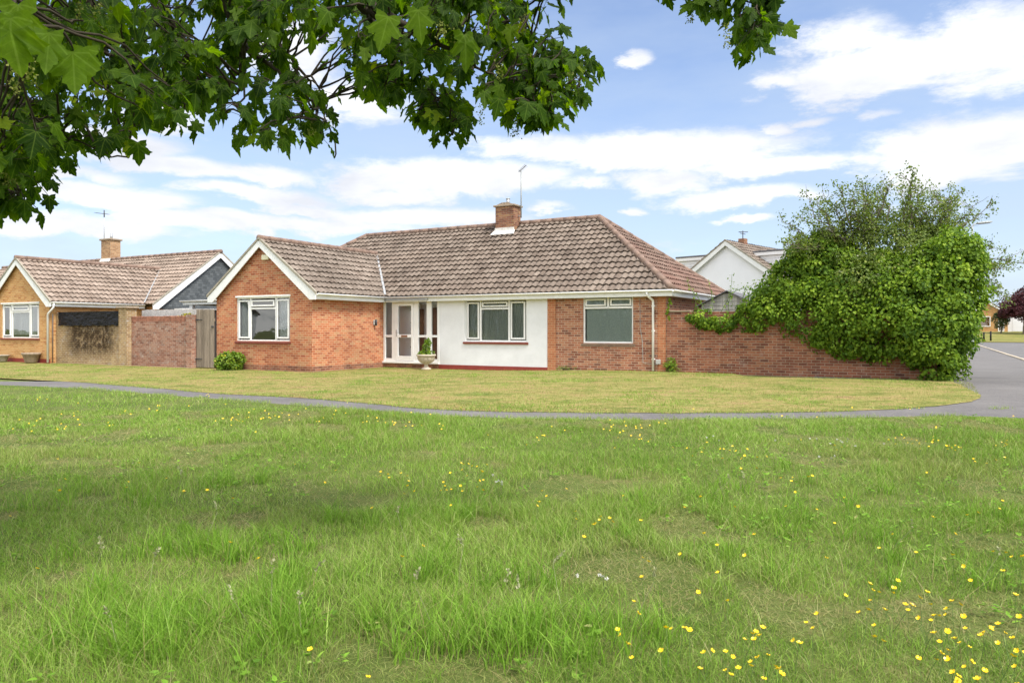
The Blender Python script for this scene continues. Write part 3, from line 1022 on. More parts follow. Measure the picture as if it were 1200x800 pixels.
# roofs
apx, ape = -D / 2, XL + D / 2
ZR = EZ + (D / 2 + OV) * TAN
S = (D / 2 + OV) / CT
tile_roof('roof_slope', (XL - OV, -OV, EZ), (1, 0, 0), (0, CT, ST), OV - XL + OV, S, lambda s: s * CT, lambda s: (OV - XL + OV) - s * CT, M['tiles'], bung, seed=1)
tile_roof('roof_slope', (OV, -OV, EZ), (0, 1, 0), (-CT, 0, ST), D + 2 * OV, S, lambda s: s * CT, lambda s: D + 2 * OV - s * CT, M['tiles_hip'], bung, seed=2)
mb = MB()
a, b, c, d = (XL - OV, D + OV, EZ), (OV, D + OV, EZ), (apx, D / 2, ZR - .02), (ape, D / 2, ZR - .02)
mb.quad(b, a, d, c)
mb.add([(XL - OV, -OV, EZ), (XL - OV, D + OV, EZ), d], [(1, 0, 2)])
hb(mb, 'rear_roof', M['ridge'], bung)
SW = (WXM - WX0 + OV) / CT
WZ = EZ + (WXM - WX0 + OV) * TAN
WE = 2.3 - WY + OV
tile_roof('wing_roof', (WX1 + OV, WY - .16, EZ), (0, 1, 0), (-CT, 0, ST), WE + .1, SW, lambda s: 0.0, lambda s: min(WE, -OV - WY + .16 + .25 + s * CT), M['tiles_wing'], bung, seed=3)
tile_roof('wing_roof', (WX0 - OV, 2.4, EZ), (0, -1, 0), (CT, 0, ST), 2.4 - WY + .16, SW, lambda s: 0.0, lambda s: 2.4 - WY + .16, M['tiles_wing'], bung, seed=4)
ridge_tiles('ridge', (apx, D / 2, ZR + .045), (ape, D / 2, ZR + .045), bung)
ridge_tiles('hip_ridge', (OV - .02, -OV + .02, EZ + .05), (apx, D / 2, ZR + .05), bung)
ridge_tiles('hip_ridge', (OV - .02, D + OV - .02, EZ + .05), (apx, D / 2, ZR + .05), bung)
ridge_tiles('hip_ridge', (XL - OV, -OV, EZ + .05), (ape, D / 2, ZR + .05), bung)
ridge_tiles('ridge', (WXM, WY - .17, WZ + .045), (WXM, 2.35, WZ + .045), bung)
# valley lead between wing and main roof
mb = MB()
v0, v1 = Vector((WX1 + OV + .02, -OV - .03, EZ + .09)), Vector((WXM + .05, 2.3, WZ + .02))
dv = (v1 - v0).normalized()
mb.prism([v0 + Vector((-.05, 0, 0)), v0 + Vector((.05, .0, 0)), v0 + Vector((.05, 0, .012)), v0 + Vector((-.05, 0, .012))], v1 - v0)
hb(mb, 'valley', M['lead'], bung)


# bargeboards on the wing gable: two mitred boards and the mortar verge above
def gable_trim(root, xa, xb, y, ez, zr, tanv, bd=.20, th=.03, over=OV, nb='bargeboard', nv='verge', plumb=.0):
    xm = (xa + xb) / 2
    for sgn, xe in ((-1, xa), (1, xb)):
        xo = xe + sgn * over
        b_ = MB()
        lo = [(xo, y, ez - .04), (xm, y, zr - .04), (xm, y, zr - .04 - bd / math.cos(math.atan(tanv))), (xo - sgn * (.0), y, ez - .04 - bd)]
        lo = [(xo, y, ez - .035), (xm, y, zr - .035), (xm, y, zr - .035 - bd * 1.24), (xo - sgn * .27, y, ez - .21), (xo, y, ez - .21)]
        if sgn > 0: lo = lo[::-1]
        b_.prism(lo, (0, th, 0))
        hb(b_, nb, M['white_wood'], root)
        v_ = MB()
        vz = [(xo + sgn * .02, y - .025, ez - .032), (xm, y - .025, zr - .032), (xm, y - .025, zr + .05), (xo + sgn * .02, y - .025, ez + .055)]
        if sgn > 0: vz = vz[::-1]
        v_.prism(vz, (0, .06, 0))
        hb(v_, nv, M['mortar'], root)


gable_trim(bung, WX0, WX1, WY - .15, EZ, WZ, TAN)
mb = MB()
for sgn, xe in ((-1, WX0), (1, WX1)):
    xo = xe + sgn * OV
    mb.quad((xo, WY - .12, EZ - .06), (WXM, WY - .12, WZ - .06), (WXM, WY, WZ - .06), (xo, WY, EZ - .06))
hb(mb, 'verge_soffit', M['white_wood'], bung)
# fascias, soffits, gutters, downpipe
mb = MB()
mb.box(WX1 + OV - .01, OV - .02, -OV + .03, -OV + .05, EZ - .19, EZ - .005)
mb.box(OV - .05, OV - .03, -OV + .05, D + OV - .05, EZ - .19, EZ - .005)
mb.box(WX1 + OV - .05, WX1 + OV - .03, WY - .12, -OV + .03, EZ - .19, EZ - .005)
hb(mb, 'fascia', M['white_wood'], bung)
mb = MB()
mb.box(WX1 + .01, OV - .03, -OV + .051, .01, EZ - .185, EZ - .17)
mb.box(.005, OV - .051, .012, D, EZ - .186, EZ - .171)
mb.box(WX1 + .001, WX1 + OV - .051, WY + .001, -OV + .05, EZ - .187, EZ - .172)
hb(mb, 'soffit', M['soffit'], bung)
gutter('gutter', [((WX1 + OV + .06, -OV + .03, EZ - .005), (OV + .03, -OV + .03, EZ - .005), (0, -1, 0)),
                  ((OV - .03, -OV - .08, EZ - .007), (OV - .03, D + OV - .1, EZ - .007), (1, 0, 0)),
                  ((WX1 + OV - .03, WY - .13, EZ - .006), (WX1 + OV - .03, -OV - .0, EZ - .006), (1, 0, 0))], bung, None)
mb = MB()
dx_ = -.47
mb.tube([(dx_, -OV - .03, EZ - .06), (dx_, -OV - .03, EZ - .13), (dx_ + .03, -OV + .03, EZ - .2), (dx_ + .10, -.07, EZ - .30), (dx_ + .10, -.055, EZ - .36), (dx_ + .10, -.055, .02)], .036, 10)
for z in (.35, 1.2, 1.95):
    mb.box(dx_ + .05, dx_ + .15, -.065, .0, z, z + .035, .004)
hb(mb, 'downpipe', M['white'], bung)
# windows
window(bung, WY, ww[0], ww[1], ww[2], ww[3], [(.035, .235, .07, .93, 1), (.28, .70, .795, .925, 1), (.27, .71, .05, .715, 0), (.755, .965, .07, .93, 1)],
       [(.245, .265, .03, .97), (.72, .74, .03, .97), (.265, .72, .725, .765)], M['sill_red'], header=True, sill_h=.08)
window(bung, -.02, -7.13, -4.69, .845, 2.28, [(.04, .225, .07, .93, 1), (.285, .685, .83, .93, 1), (.28, .69, .06, .75, 0), (.745, .96, .07, .93, 1)],
       [(.24, .265, .03, .97), (.70, .725, .03, .97), (.265, .70, .76, .80)], M['sill_red'], header=False, sill_h=.08)
window(bung, 0, -2.69, -1.02, .83, 2.30, [(.05, .45, .80, .94, 1), (.55, .95, .80, .94, 1), (.045, .955, .05, .73, 0)],
       [(.48, .52, .74, .97), (.03, .97, .735, .775)], M['sill_brown'], header=False, sill_h=.08, sill_out=.03)
room(-15.1, -11.0, .3, 2.38, WY + .121, 3.2, bung, M['plaster'])
room(-8.0, -4.1, .3, 2.36, .13, 3.5, bung, M['plaster'])
room(-3.5, -.2, .3, 2.36, .125, 3.0, bung, M['plaster'])
# porch
PX = dict(a=-10.69, b=-10.28, c=-9.40, d=-9.12, e=-8.80, f=-8.5, g=-8.2)
mb = MB()
zs0, zs1, zmid = .10, 2.30, 1.02
yf, yb = -.035, .05
for (x0, x1) in ((-10.69, -10.60), (-10.30, -10.13), (-9.30, -9.10), (-8.74, -8.53), (-8.28, -8.19)):
    mb.box(x0, x1, yf, yb, zs0, zs1, .006)
for (x0, x1) in ((-10.60, -10.30), (-9.10, -8.74), (-8.53, -8.28)):
    for (z0, z1) in ((zs0, .21), (zmid - .04, zmid + .04), (2.25, zs1)):
        mb.box(x0, x1, yf + .004, yb - .004, z0, z1, .004)
mb.box(-10.13, -9.30, yf + .004, yb - .004, 2.24, zs1, .004)
mb.box(-10.13, -9.30, yf + .004, yb - .004, zs0, .13, .004)
pf = hb(mb, 'porch', M['white'], bung)
mb = MB()
mb.box(-10.73, -8.19, -.10, .05, .035, .098, .006)
hb(mb, 'porch_sill', M['white'], pf)
mb = MB()
mb.box(-10.69, -8.2, -.02, .05, ZB, .034)
hb(mb, 'porch_base', M['brick_garden'], pf)
mb = MB()
mb.box(-10.4, -8.5, -.34, -.06, 2.30, 2.345)
hb(mb, 'lead_flashing', M['lead'], pf)
mb = MB()
for (x0, x1) in ((-10.61, -10.29), (-9.11, -8.73), (-8.54, -8.27)):
    for (z0, z1) in ((.20, zmid - .03), (zmid + .03, 2.26)):
        mb.quad((x0, .01, z0), (x1, .01, z0), (x1, .01, z1), (x0, .01, z1))
hb(mb, 'pane', M['glass_porch'], pf)
mb = MB()
d0, d1 = -10.13, -9.30
yd = yf - .012
for q in ((d0 + .005, d0 + .12, .135, 2.235), (d1 - .12, d1 - .005, .135, 2.235), (d0 + .12, d1 - .12, .135, .30), (d0 + .12, d1 - .12, .97, 1.08), (d0 + .12, d1 - .12, 2.12, 2.235)):
    mb.box(q[0], q[1], yd, yb - .01, q[2], q[3], .006)
door = hb(mb, 'door', M['white'], bung)
mb = MB()
for (z0, z1) in ((.29, .98), (1.07, 2.13)):
    mb.quad((d0 + .11, .005, z0), (d1 - .11, .005, z0), (d1 - .11, .005, z1), (d0 + .11, .005, z1))
hb(mb, 'door_pane', M['glass_porch'], door)
mb = MB()
mb.box(-9.86, -9.58, yd - .012, yd, .985, 1.06, .004)
hb(mb, 'letter_plate', M['brass'], door)
mb = MB()
mb.box(d0 + .035, d0 + .075, yd - .012, yd, 1.0, 1.25, .004)
mb.tube([(d0 + .055, yd - .01, 1.15), (d0 + .055, yd - .05, 1.15), (d0 + .17, yd - .05, 1.15)], .011, 8)
hb(mb, 'handle', M['zinc'], door)
room(-10.66, -8.22, .06, 2.30, .09, .5, bung, M['porch_wall'])
mb = MB()
mb.box(-8.98, -8.50, .54, .58, .1, 2.05, .01)
idr = hb(mb, 'inner_door', M['dark_wood'], bung)
mb = MB()
mb.box(-9.75, -9.28, .54, .56, .10, 2.0)
for z in (.1, .6, 1.05, 1.5, 1.98):
    mb.box(-9.75, -9.28, .36, .54, z, z + .03)
bc = hb(mb, 'bookcase', M['dark_wood'], None)
tag(bc, 'dark wooden shelf unit behind the white porch door', 'shelves')
# chimney
cxm, cym = -7.35, D / 2 - .25
cz = ZR - .2
mb = MB()
mb.box(cxm - .40, cxm + .40, cym - .28, cym + .28, cz - .6, 5.98)
ch = hb(mb, 'chimney', M['brick_chimney'], bung)
mb = MB()
mb.box(cxm - .47, cxm + .47, cym - .35, cym + .35, 5.981, 6.05, .012)
mb.prism([(cxm - .40, cym - .28, 6.05), (cxm + .40, cym - .28, 6.05), (cxm + .12, cym - .28, 6.14), (cxm - .12, cym - .28, 6.14)][::-1], (0, .56, 0))
hb(mb, 'chimney_cap', M['stone_dirty'], ch)
mb = MB()
mb.tube([(cxm, cym, 6.08), (cxm, cym, 6.30)], .07, 12)
mb.tube([(cxm, cym, 6.30), (cxm, cym, 6.33)], .085, 12)
hb(mb, 'flue', M['zinc'], ch)
mb = MB()
zf = EZ + (cym - .28 + OV) * TAN
mb.prism([(cxm - .44, cym - .30, zf - .05), (cxm + .44, cym - .30, zf - .05), (cxm + .42, cym - .295, zf + .22), (cxm - .42, cym - .295, zf + .22)], (0, .02, 0))
mb.prism([(cxm - .52, cym - .48, zf - .06), (cxm + .52, cym - .48, zf - .06), (cxm + .46, cym - .29, zf + .10), (cxm - .46, cym - .29, zf + .10)], (0, .01, .02))
hb(mb, 'flashing', M['flash_white'], ch)
ax, ay = cxm + .55, cym + .05
mb = MB()
mb.tube([(ax, ay, 5.55), (ax, ay, 7.35)], .026, 8)
mb.tube([(cxm + .38, ay, 5.62), (ax + .03, ay, 5.62)], .015, 6)
mb.tube([(cxm + .38, ay, 6.0), (ax + .03, ay, 6.0)], .012, 6)
hb(mb, 'aerial_mast', M['lamp_grey'], bung)
mb = MB()
p0, p1 = Vector((ax - .05, ay - .1, 7.3)), Vector((ax + .10, ay + .22, 7.60))
mb.tube([p0, p1], .014, 6)
for i in range(7):
    q = p0.lerp(p1, .1 + i * .14)
    mb.tube([q + Vector((-.09, .03, .06)), q + Vector((.09, -.03, -.06))], .006, 5)
hb(mb, 'aerial', M['dark_metal'], bung)
# alarm box, porch lamp, meter vent
mb = MB()
mb.box(WXM + .02, WXM + .36, WY - .07, WY, 3.62, 3.80, .02)
hb(mb, 'alarm_box', M['cream_box'], bung)
mb = MB()
mb.box(WX1, WX1 + .05, -.62, -.50, 1.42, 1.60, .01)
lb = hb(mb, 'wall_lamp', M['grey_box'], bung)
mb = MB()
mb.tube([(WX1 + .09, -.56, 1.40), (WX1 + .09, -.56, 1.62)], .04, 10)
hb(mb, 'lamp_glass', M['dark_metal'], lb)
mb = MB()
mb.box(-.29, -.15, -.06, 0, .22, .36, .008)
hb(mb, 'vent_box', M['grey_box'], bung)
mb = MB()
mb.tube([(-.80, -.012, 2.2), (-.79, -.012, 1.3), (-.72, -.012, .9), (-.70, -.012, .25), (-.22, -.012, .20)], .008, 5)
hb(mb, 'cable', M['grey_box'], bung)

curtain_sheet('curtain', -14.2, -13.68, .9, 2.34, WY + .16, M['curtain'], 'grey pleated curtain behind the left casement of the gable window', 'curtain', .03, .13)
curtain_sheet('net_curtain', -12.35, -11.75, .9, 2.34, WY + .16, M['net'], 'white net curtain behind the right casement of the gable window', 'curtain', .012, .09)
curtain_sheet('window_blind', -7.05, -4.75, .86, 2.27, .16, M['blind'], 'grey blind behind the window in the white rendered wall', 'blind', .012, .10)
curtain_sheet('lace_curtain', -2.62, -1.08, .86, 2.28, .14, M['lace'], 'grey green lace curtain behind the window right of the white wall', 'curtain', .006, .3)

# ------------------------------------------------------------------ neighbour bungalow
nb = frame('bungalow', -26.0, -4.2, -.1)
BASE_Z = 0
tag(nb, 'yellow brick bungalow with pale brown tiles and grey tile-hung end gable, at the left edge', 'bungalow')
NX1, NX0, NY = -24.74, -29.3, -4.25
NXM = (NX0 + NX1) / 2
NE = 2.50
NZ = NE + (NXM - NX0 + OV) * TAN
mb = MB()
nw = (-28.42, -25.5, .99, 2.46)
wall(mb, (NX0, NY), (NX1, NY), ZB, 2.47, [(nw[0] - NX0, nw[1] - NX0, nw[2], nw[3])])
wall(mb, (NX1, NY), (NX1, 0.0), ZB, 2.47)
mb.add([(NX0, NY, 2.47), (NX1, NY, 2.47), (NX1, NY, 2.5), (NXM, NY, NE + (NXM - NX0 + OV) * TAN - .14), (NX0, NY, 2.5)], [(0, 1, 2, 3, 4)])
NB0, NB1 = 0.1, 6.9
NBX = -24.0
wall(mb, (NBX, NB0), (NBX, NB1), ZB, 2.3)
wall(mb, (NX1, NB0), (NBX, NB0), ZB, 2.4)
hb(mb, 'brick_wall', M['brick_yellow'], nb)
mb = MB()
mb.box(NX0 - .01, NX1 + .012, NY - .012, NY + .02, ZB, .14)
hb(mb, 'plinth', M['plinth'], nb)
window(nb, NY, nw[0], nw[1], nw[2], nw[3], [(.04, .22, .07, .93, 1), (.29, .70, .80, .925, 1), (.285, .71, .05, .73, 0), (.77, .96, .07, .93, 1)],
       [(.24, .27, .03, .97), (.72, .75, .03, .97), (.27, .72, .74, .78)], M['sill_red'], header=True)
room(-29.0, -25.0, .3, 2.46, NY + .121, 3.2, nb, M['plaster'])
NSW = (NXM - NX0 + OV) / CT
NRZ = NE + ((NB1 - NB0) / 2 + OV) * TAN
NS = ((NB1 - NB0) / 2 + OV) / CT
nyr = (NB0 + NB1) / 2
nlen = nyr - NY + .16
tile_roof('wing_roof', (NX1 + OV, NY - .16, NE), (0, 1, 0), (-CT, 0, ST), nlen, NSW, lambda s: 0.0, lambda s: min(nlen, (NB0 - OV - NY + .16) + .1 + s * CT), M['tiles_pale'], nb, seed=11)
mb = MB()
mb.quad((NX0 - OV, NY - .16, NE), (NXM, NY - .16, NZ), (NXM, nyr, NZ), (NX0 - OV, nyr, NE))
hb(mb, 'wing_roof', M['ridge'], nb)
tile_roof('roof_slope', (-44, NB0 - OV, NE), (1, 0, 0), (0, CT, ST), 44 + NBX + .15, NS, lambda s: 0.0, lambda s: 44 + NBX + .15, M['tiles_pale'], nb, seed=12)
mb = MB()
mb.quad((NBX + .15, NB1 + OV, NE), (-44, NB1 + OV, NE), (-44, nyr, NRZ), (NBX + .15, nyr, NRZ))
hb(mb, 'rear_roof', M['ridge'], nb)
ridge_tiles('ridge', (NXM, NY - .17, NZ + .045), (NXM, nyr - 1.0, NZ + .045), nb)
ridge_tiles('ridge', (-44, nyr, NRZ + .045), (NBX + .17, nyr, NRZ + .045), nb)
gable_trim(nb, NX0, NX1, NY - .15, NE, NZ, TAN)
# tile-hung end gable facing right, with white boards
mb = MB()
mb.add([(NBX + .04, NB0 - .1, 2.3), (NBX + .04, NB1 + .1, 2.3), (NBX + .04, nyr, NRZ - .12)], [(0, 1, 2)])
hb(mb, 'hung_tile_gable', M['dark_slate'], nb)
for sgn, ye in ((-1, NB0 - OV), (1, NB1 + OV)):
    b_ = MB()
    pts = [(NBX + .14, ye, NE - .035), (NBX + .14, nyr, NRZ - .035), (NBX + .14, nyr, NRZ - .29), (NBX + .14, ye - sgn * .27, NE - .22), (NBX + .14, ye, NE - .22)]
    if sgn < 0: pts = pts[::-1]
    b_.prism(pts, (.03, 0, 0))
    hb(b_, 'bargeboard', M['white_wood'], nb)
    b_ = MB()
    b_.prism([(NBX + .12, ye, NE - .03), (NBX + .12, nyr, NRZ - .03), (NBX + .12, nyr, NRZ + .05), (NBX + .12, ye, NE + .05)], (.07, 0, 0))
    hb(b_, 'verge', M['mortar'], nb)
mb = MB()
v0, v1 = Vector((NX1 + OV + .02, NB0 - OV - .03, NE + .09)), Vector((NXM + .05, NB0 - OV + (NZ - NE) / TAN, NZ + .02))
mb.prism([v0 + Vector((-.05, 0, 0)), v0 + Vector((.05, .0, 0)), v0 + Vector((.05, 0, .012)), v0 + Vector((-.05, 0, .012))], v1 - v0)
hb(mb, 'valley', M['lead'], nb)
mb = MB()
mb.box(NX1 + OV - .05, NX1 + OV - .03, NY - .12, NB0 - OV + .03, NE - .19, NE - .005)
hb(mb, 'fascia', M['white_wood'], nb)
gutter('gutter', [((NX1 + OV - .03, NY - .13, NE - .006), (NX1 + OV - .03, NB0 - OV, NE - .006), (1, 0, 0))], nb, None)
mb = MB()
mb.tube([(NX1 + OV + .03, NY - .02, NE - .06), (NX1 + OV + .03, NY - .02, NE - .22), (NX1 + .07, NY - .10, NE - .5), (NX1 - .02, NY - .06, NE - .6), (NX1 - .02, NY - .06, .0)], .038, 10)
hb(mb, 'downpipe', M['white'], nb)
mb = MB()
mb.tube([(NX1 + .2, NY + .02, 2.0), (NX1 + .2, NY + .02, .0)], .02, 8)
hb(mb, 'soil_pipe', M['dark_metal'], nb)
mb = MB()
mb.tube([(NBX + .10, nyr + 1.5, 2.6), (NBX + .10, nyr + 1.5, 3.25)], .055, 10)
hb(mb, 'vent_pipe', M['black'], nb)
ccx, ccy = -33.15, nyr + .2
mb = MB()
mb.box(ccx - .42, ccx + .42, ccy - .3, ccy + .3, NRZ - .7, 6.32)
nc = hb(mb, 'chimney', M['brick_chimney_pale'], nb)
mb = MB()
mb.box(ccx - .50, ccx + .50, ccy - .38, ccy + .38, 6.322, 6.42, .02)
hb(mb, 'chimney_cap', M['stone_dirty'], nc)
mb = MB()
mb.tube([(ccx + .05, ccy, 6.4), (ccx + .05, ccy, 6.72)], .07, 10)
hb(mb, 'flue', M['zinc'], nc)
mb = MB()
zf = NE + (ccy - .3 - NB0 + OV) * TAN
mb.prism([(ccx - .55, ccy - .50, zf - .25), (ccx + .55, ccy - .50, zf - .25), (ccx + .46, ccy - .31, zf + .15), (ccx - .46, ccy - .31, zf + .15)], (0, .01, .02))
hb(mb, 'flashing', M['flash_white'], nc)
mb = MB()
mb.tube([(ccx - .62, ccy, 5.8), (ccx - .62, ccy, 7.95)], .022, 8)
mb.tube([(ccx - .62, ccy, 6.1), (ccx - .4, ccy, 6.1)], .015, 6)
hb(mb, 'aerial_mast', M['zinc'], nb)
mb = MB()
p0, p1 = Vector((ccx - 1.25, ccy - .1, 7.98)), Vector((ccx - .4, ccy + .1, 7.86))
mb.tube([p0, p1], .016, 6)
for i in range(8):
    q = p0.lerp(p1, .05 + i * .13)
    mb.tube([q + Vector((0, -.14, .0)), q + Vector((0, .14, 0))], .008, 5)
mb.tube([(ccx - .62, ccy, 7.7), (ccx - .62, ccy, 8.1)], .03, 6)
hb(mb, 'aerial', M['dark_metal'], nb)
curtain_sheet('net_curtain', -28.3, -25.6, 1.03, 2.4, NY + .3, M['net'], 'white net curtains in the window of the yellow brick bungalow', 'curtain', .02, .16)

# things standing at the neighbour's wall
for (px_, s_, lab) in ((47.5, 1.0, 'grey stone trough planter by the white downpipe of the yellow bungalow'), (13, .72, 'small dark-rimmed pot under the window of the yellow bungalow')):
    u_ = np.interp(px_, [2, 46], [-28.42, -25.5])
    x_, y_ = l2w(float(u_), NY - .32)
    p_ = MB()
    p_.lathe([(0, 0), (.20 * s_, 0), (.23 * s_, .05 * s_), (.31 * s_, .32 * s_), (.35 * s_, .34 * s_), (.35 * s_, .41 * s_), (.30 * s_, .41 * s_), (.28 * s_, .36 * s_), (0, .35 * s_)], 0, 0, 20)
    o = p_.build('plant_pot', M['stone_dirty'] if s_ == 1 else M['pot'])
    o.location = (x_, y_, -.11)
    tag(o, lab, 'plant pot', 'pots by the yellow bungalow')

# ------------------------------------------------------------------ walls, gate, fence and sheds between the houses
def box_thing(name, x0, x1, y0, y1, z0, z1, m, label, cat, bev=0.0):
    BASE[0], BASE[1] = (x0 + x1) / 2, (y0 + y1) / 2
    mb = MB()
    mb.box(x0, x1, y0, y1, z0, z1, bev)
    return tag(hb(mb, name, m), label, cat)


gw = frame('garden_wall', -22.4, -3.9)
tag(gw, 'old yellow brick garden wall with black weather stains, beside the yellow bungalow', 'wall')
mb = MB()
mb.box(-24.70, -20.36, -4.0, -3.77, ZB, 1.93)
hb(mb, 'brick_wall', M['brick_stained'], gw)
mb = MB()
mb.box(-20.36, -19.86, -4.08, -3.66, ZB, 2.06)
hb(mb, 'pier', M['brick_stained'], gw)
mb = MB()
mb.box(-20.46, -19.78, -4.15, -3.60, 2.061, 2.14, .02)
hb(mb, 'coping', M['stone_dirty'], gw)
mb = MB()
mb.box(-24.6, -20.4, -4.03, -3.74, 1.931, 1.955)
hb(mb, 'coping', M['lead'], gw)
# black tarpaulin hung over that wall
BASE[0], BASE[1] = -22.4, -4.02
nx_, nz_ = 120, 26
vs = []
for j in range(nz_):
    for i in range(nx_):
        a, b = i / (nx_ - 1), j / (nz_ - 1)
        x = -24.42 + a * 4.04
        z = 1.975 - b * .56 + .012 * math.sin(a * 23) * b - .015 * (b > .9) * math.sin(a * 60)
        y = -4.045 - .02 - .028 * (float(vnoise(x * 1.0, z * 2.2, .16, 5)) - .3) - .03 * (float(vnoise(x + .4 * z, z * 3, .38, 8)) - .3)
        vs.append((x, y, z))
f_ = [(j * nx_ + i, (j + 1) * nx_ + i, (j + 1) * nx_ + i + 1, j * nx_ + i + 1) for j in range(nz_ - 1) for i in range(nx_ - 1)]
mb = MB()
mb.add(vs, f_, True)
tb = [(x, -4.06, 1.972) for x in np.linspace(-24.42, -20.38, 40)] + [(x, -3.72, 1.975) for x in np.linspace(-24.42, -20.38, 40)]
mb.add(tb, [(i, i + 1, 41 + i, 40 + i) for i in range(39)])
tag(hb(mb, 'tarpaulin', M['tarp']), 'creased black plastic sheet hung over the top of the stained yellow wall', 'tarpaulin')

gw2 = frame('garden_wall', -18.0, -3.8)
tag(gw2, 'weathered red brick wall with upright top course, left of the wooden gate', 'wall')
mb = MB()
mb.box(-19.86, -16.30, -3.88, -3.66, ZB, 1.55)
hb(mb, 'brick_wall', M['brick_old'], gw2)
mb = MB()
x = -19.86
while x < -16.62:
    h = 1.755 + random.uniform(-.008, .01)
    mb.box(x + .004, x + .069, -3.885 + random.uniform(-.004, .004), -3.655, 1.551, h, .006)
    x += .0735
hb(mb, 'brick_coping', plain('coping_brick', (0.33, 0.15, 0.10), .9, .5, 7, bump=.3), gw2)
mb = MB()
mb.box(-16.60, -16.28, -3.95, -3.60, ZB, 1.80)
hb(mb, 'pier', M['brick_old'], gw2)

gt = frame('wooden_gate', -15.78, -3.74)
tag(gt, 'weathered grey timber board gate between the red wall and the orange gable', 'gate')
x = -16.25
i = 0
gate_vs = MB()
while x < -15.34:
    w_ = .118
    gate_vs.box(x, min(x + w_ - .006, -15.31), -3.77 + .003 * (i % 2), -3.745, -.10, 1.98 + random.uniform(-.01, .01), .004)
    x += w_
    i += 1
hb(gate_vs, 'gate_boards', M['old_wood'], gt)
for z in (.15, 1.55):
    mb = MB()
    mb.box(-16.24, -15.32, -3.742, -3.70, z, z + .11)
    hb(mb, 'rail', M['old_wood'], gt)
for z in (.20, 1.61):
    mb = MB()
    mb.prism([(-16.33, -3.79, z - .025), (-15.92, -3.79, z - .012), (-15.92, -3.79, z + .012), (-16.33, -3.79, z + .025)], (0, .012, 0))
    hb(mb, 'hinge', M['dark_metal'], gt)
mb = MB()
mb.box(-15.42, -15.31, -3.80, -3.772, 1.33, 1.39, .004)
hb(mb, 'latch', M['dark_metal'], gt)

pf_ = frame('board_fence', -18.0, -3.2)
tag(pf_, 'pale weathered board fence showing above the red brick wall', 'fence')
mb = MB()
x = -20.2
while x < -16.0:
    mb.box(x, x + .095, -3.22, -3.20, -.2, 2.02 + random.uniform(-.012, .012), .003)
    x += .10
hb(mb, 'fence_boards', M['fence_white'], pf_)
mb = MB()
mb.box(-20.2, -16.0, -3.199, -3.15, 1.7, 1.79)
hb(mb, 'fence_rail', M['old_wood'], pf_)

cp = frame('carport', -17.2, .5)
tag(cp, 'white edged flat roof lean-to on a white post behind the wooden gate', 'carport')
CPX = -18.66
mb = MB()
mb.box(CPX, WX0 - .02, -2.45, 4, 2.24, 2.32)
hb(mb, 'roof', M['felt'], cp)
mb = MB()
mb.box(CPX - .02, WX0 - .02, -2.50, -2.451, 2.22, 2.36, .005)
mb.box(CPX - .05, CPX - .001, -2.50, 4, 2.22, 2.36, .005)
hb(mb, 'fascia', M['white_wood'], cp)
gutter('gutter', [((CPX - .1, -2.50, 2.39), (WX0 - .04, -2.50, 2.39), (0, -1, 0))], cp, None)
mb = MB()
mb.box(CPX + .28, CPX + .44, -2.44, -2.30, -.2, 2.239, .004)
hb(mb, 'post', M['white_wood'], cp)
mb = MB()
mb.box(-17.6, WX0 - .03, -.8, -.6, -.2, 2.2)
hb(mb, 'back_wall', M['brick_orange'], cp)
l2 = frame('lean_to', -21.6, 3.0)
tag(l2, 'grey flat roofed lean-to against the grey tile-hung gable', 'lean-to')
mb = MB()
mb.box(-23.9, -20.2, 1.0, 6.0, 2.13, 2.20)
hb(mb, 'roof', M['lead'], l2)
mb = MB()
mb.box(-23.9, -20.2, 1.2, 1.3, -.2, 2.129)
hb(mb, 'front_wall', M['dark_metal'], l2)
mb = MB()
mb.box(-23.9, -22.8, .93, .999, 2.14, 2.24, .004)
hb(mb, 'fascia', M['white_wood'], l2)

# right-hand garden wall
BASE[0], BASE[1] = 3.5, .1
mb = MB()
mb.box(.012, 7.05, .02, .24, ZB, 1.78)
gwr = tag(hb(mb, 'garden_wall', M['brick_garden']), 'long red brown brick garden wall half covered in ivy, right of the bungalow', 'wall')
mb = MB()
mb.box(.06, .75, -.01, .27, 1.781, 1.825, .01)
hb(mb, 'coping', M['stone_dirty'], gwr).location = (0, 0, 0)

sh = frame('garden_shed', 1.45, 2.6)
tag(sh, 'small grey board shed with felt roof peeping over the brick garden wall', 'shed')
mb = MB()
sx, hw, sy0, sy1 = 1.47, .80, 1.5, 3.9
z = .0
while z < 2.3:
    zt_ = z + .125
    half = lambda q: hw if q <= 2.02 else max(.02, hw - (q - 2.02) / .5)
    h0, h1 = half(z), half(min(zt_, 2.40))
    mb.add([(sx - h0, sy0 - .012, z), (sx + h0, sy0 - .012, z), (sx + h1, sy0 + .006, zt_), (sx - h1, sy0 + .006, zt_)], [(0, 1, 2, 3)])
    mb.add([(sx - h0, sy0 - .012, z), (sx + h0, sy0 - .012, z), (sx + h0, sy0 + .01, z), (sx - h0, sy0 + .01, z)], [(1, 0, 3, 2)])
    z = zt_
mb.box(sx - hw, sx + hw, sy0 + .011, sy1, -.1, 2.0)
hb(mb, 'shed_wall', M['shed_wood'], sh)
for sgn in (-1, 1):
    mb = MB()
    p = [(sx, sy0 - .12, 2.43), (sx + sgn * (hw + .16), sy0 - .12, 1.955), (sx + sgn * (hw + .16), sy0 - .12, 1.985), (sx, sy0 - .12, 2.46)]
    if sgn < 0: p = p[::-1]
    mb.prism(p, (0, sy1 - sy0 + .24, 0))
    hb(mb, 'shed_roof', M['felt'], sh)

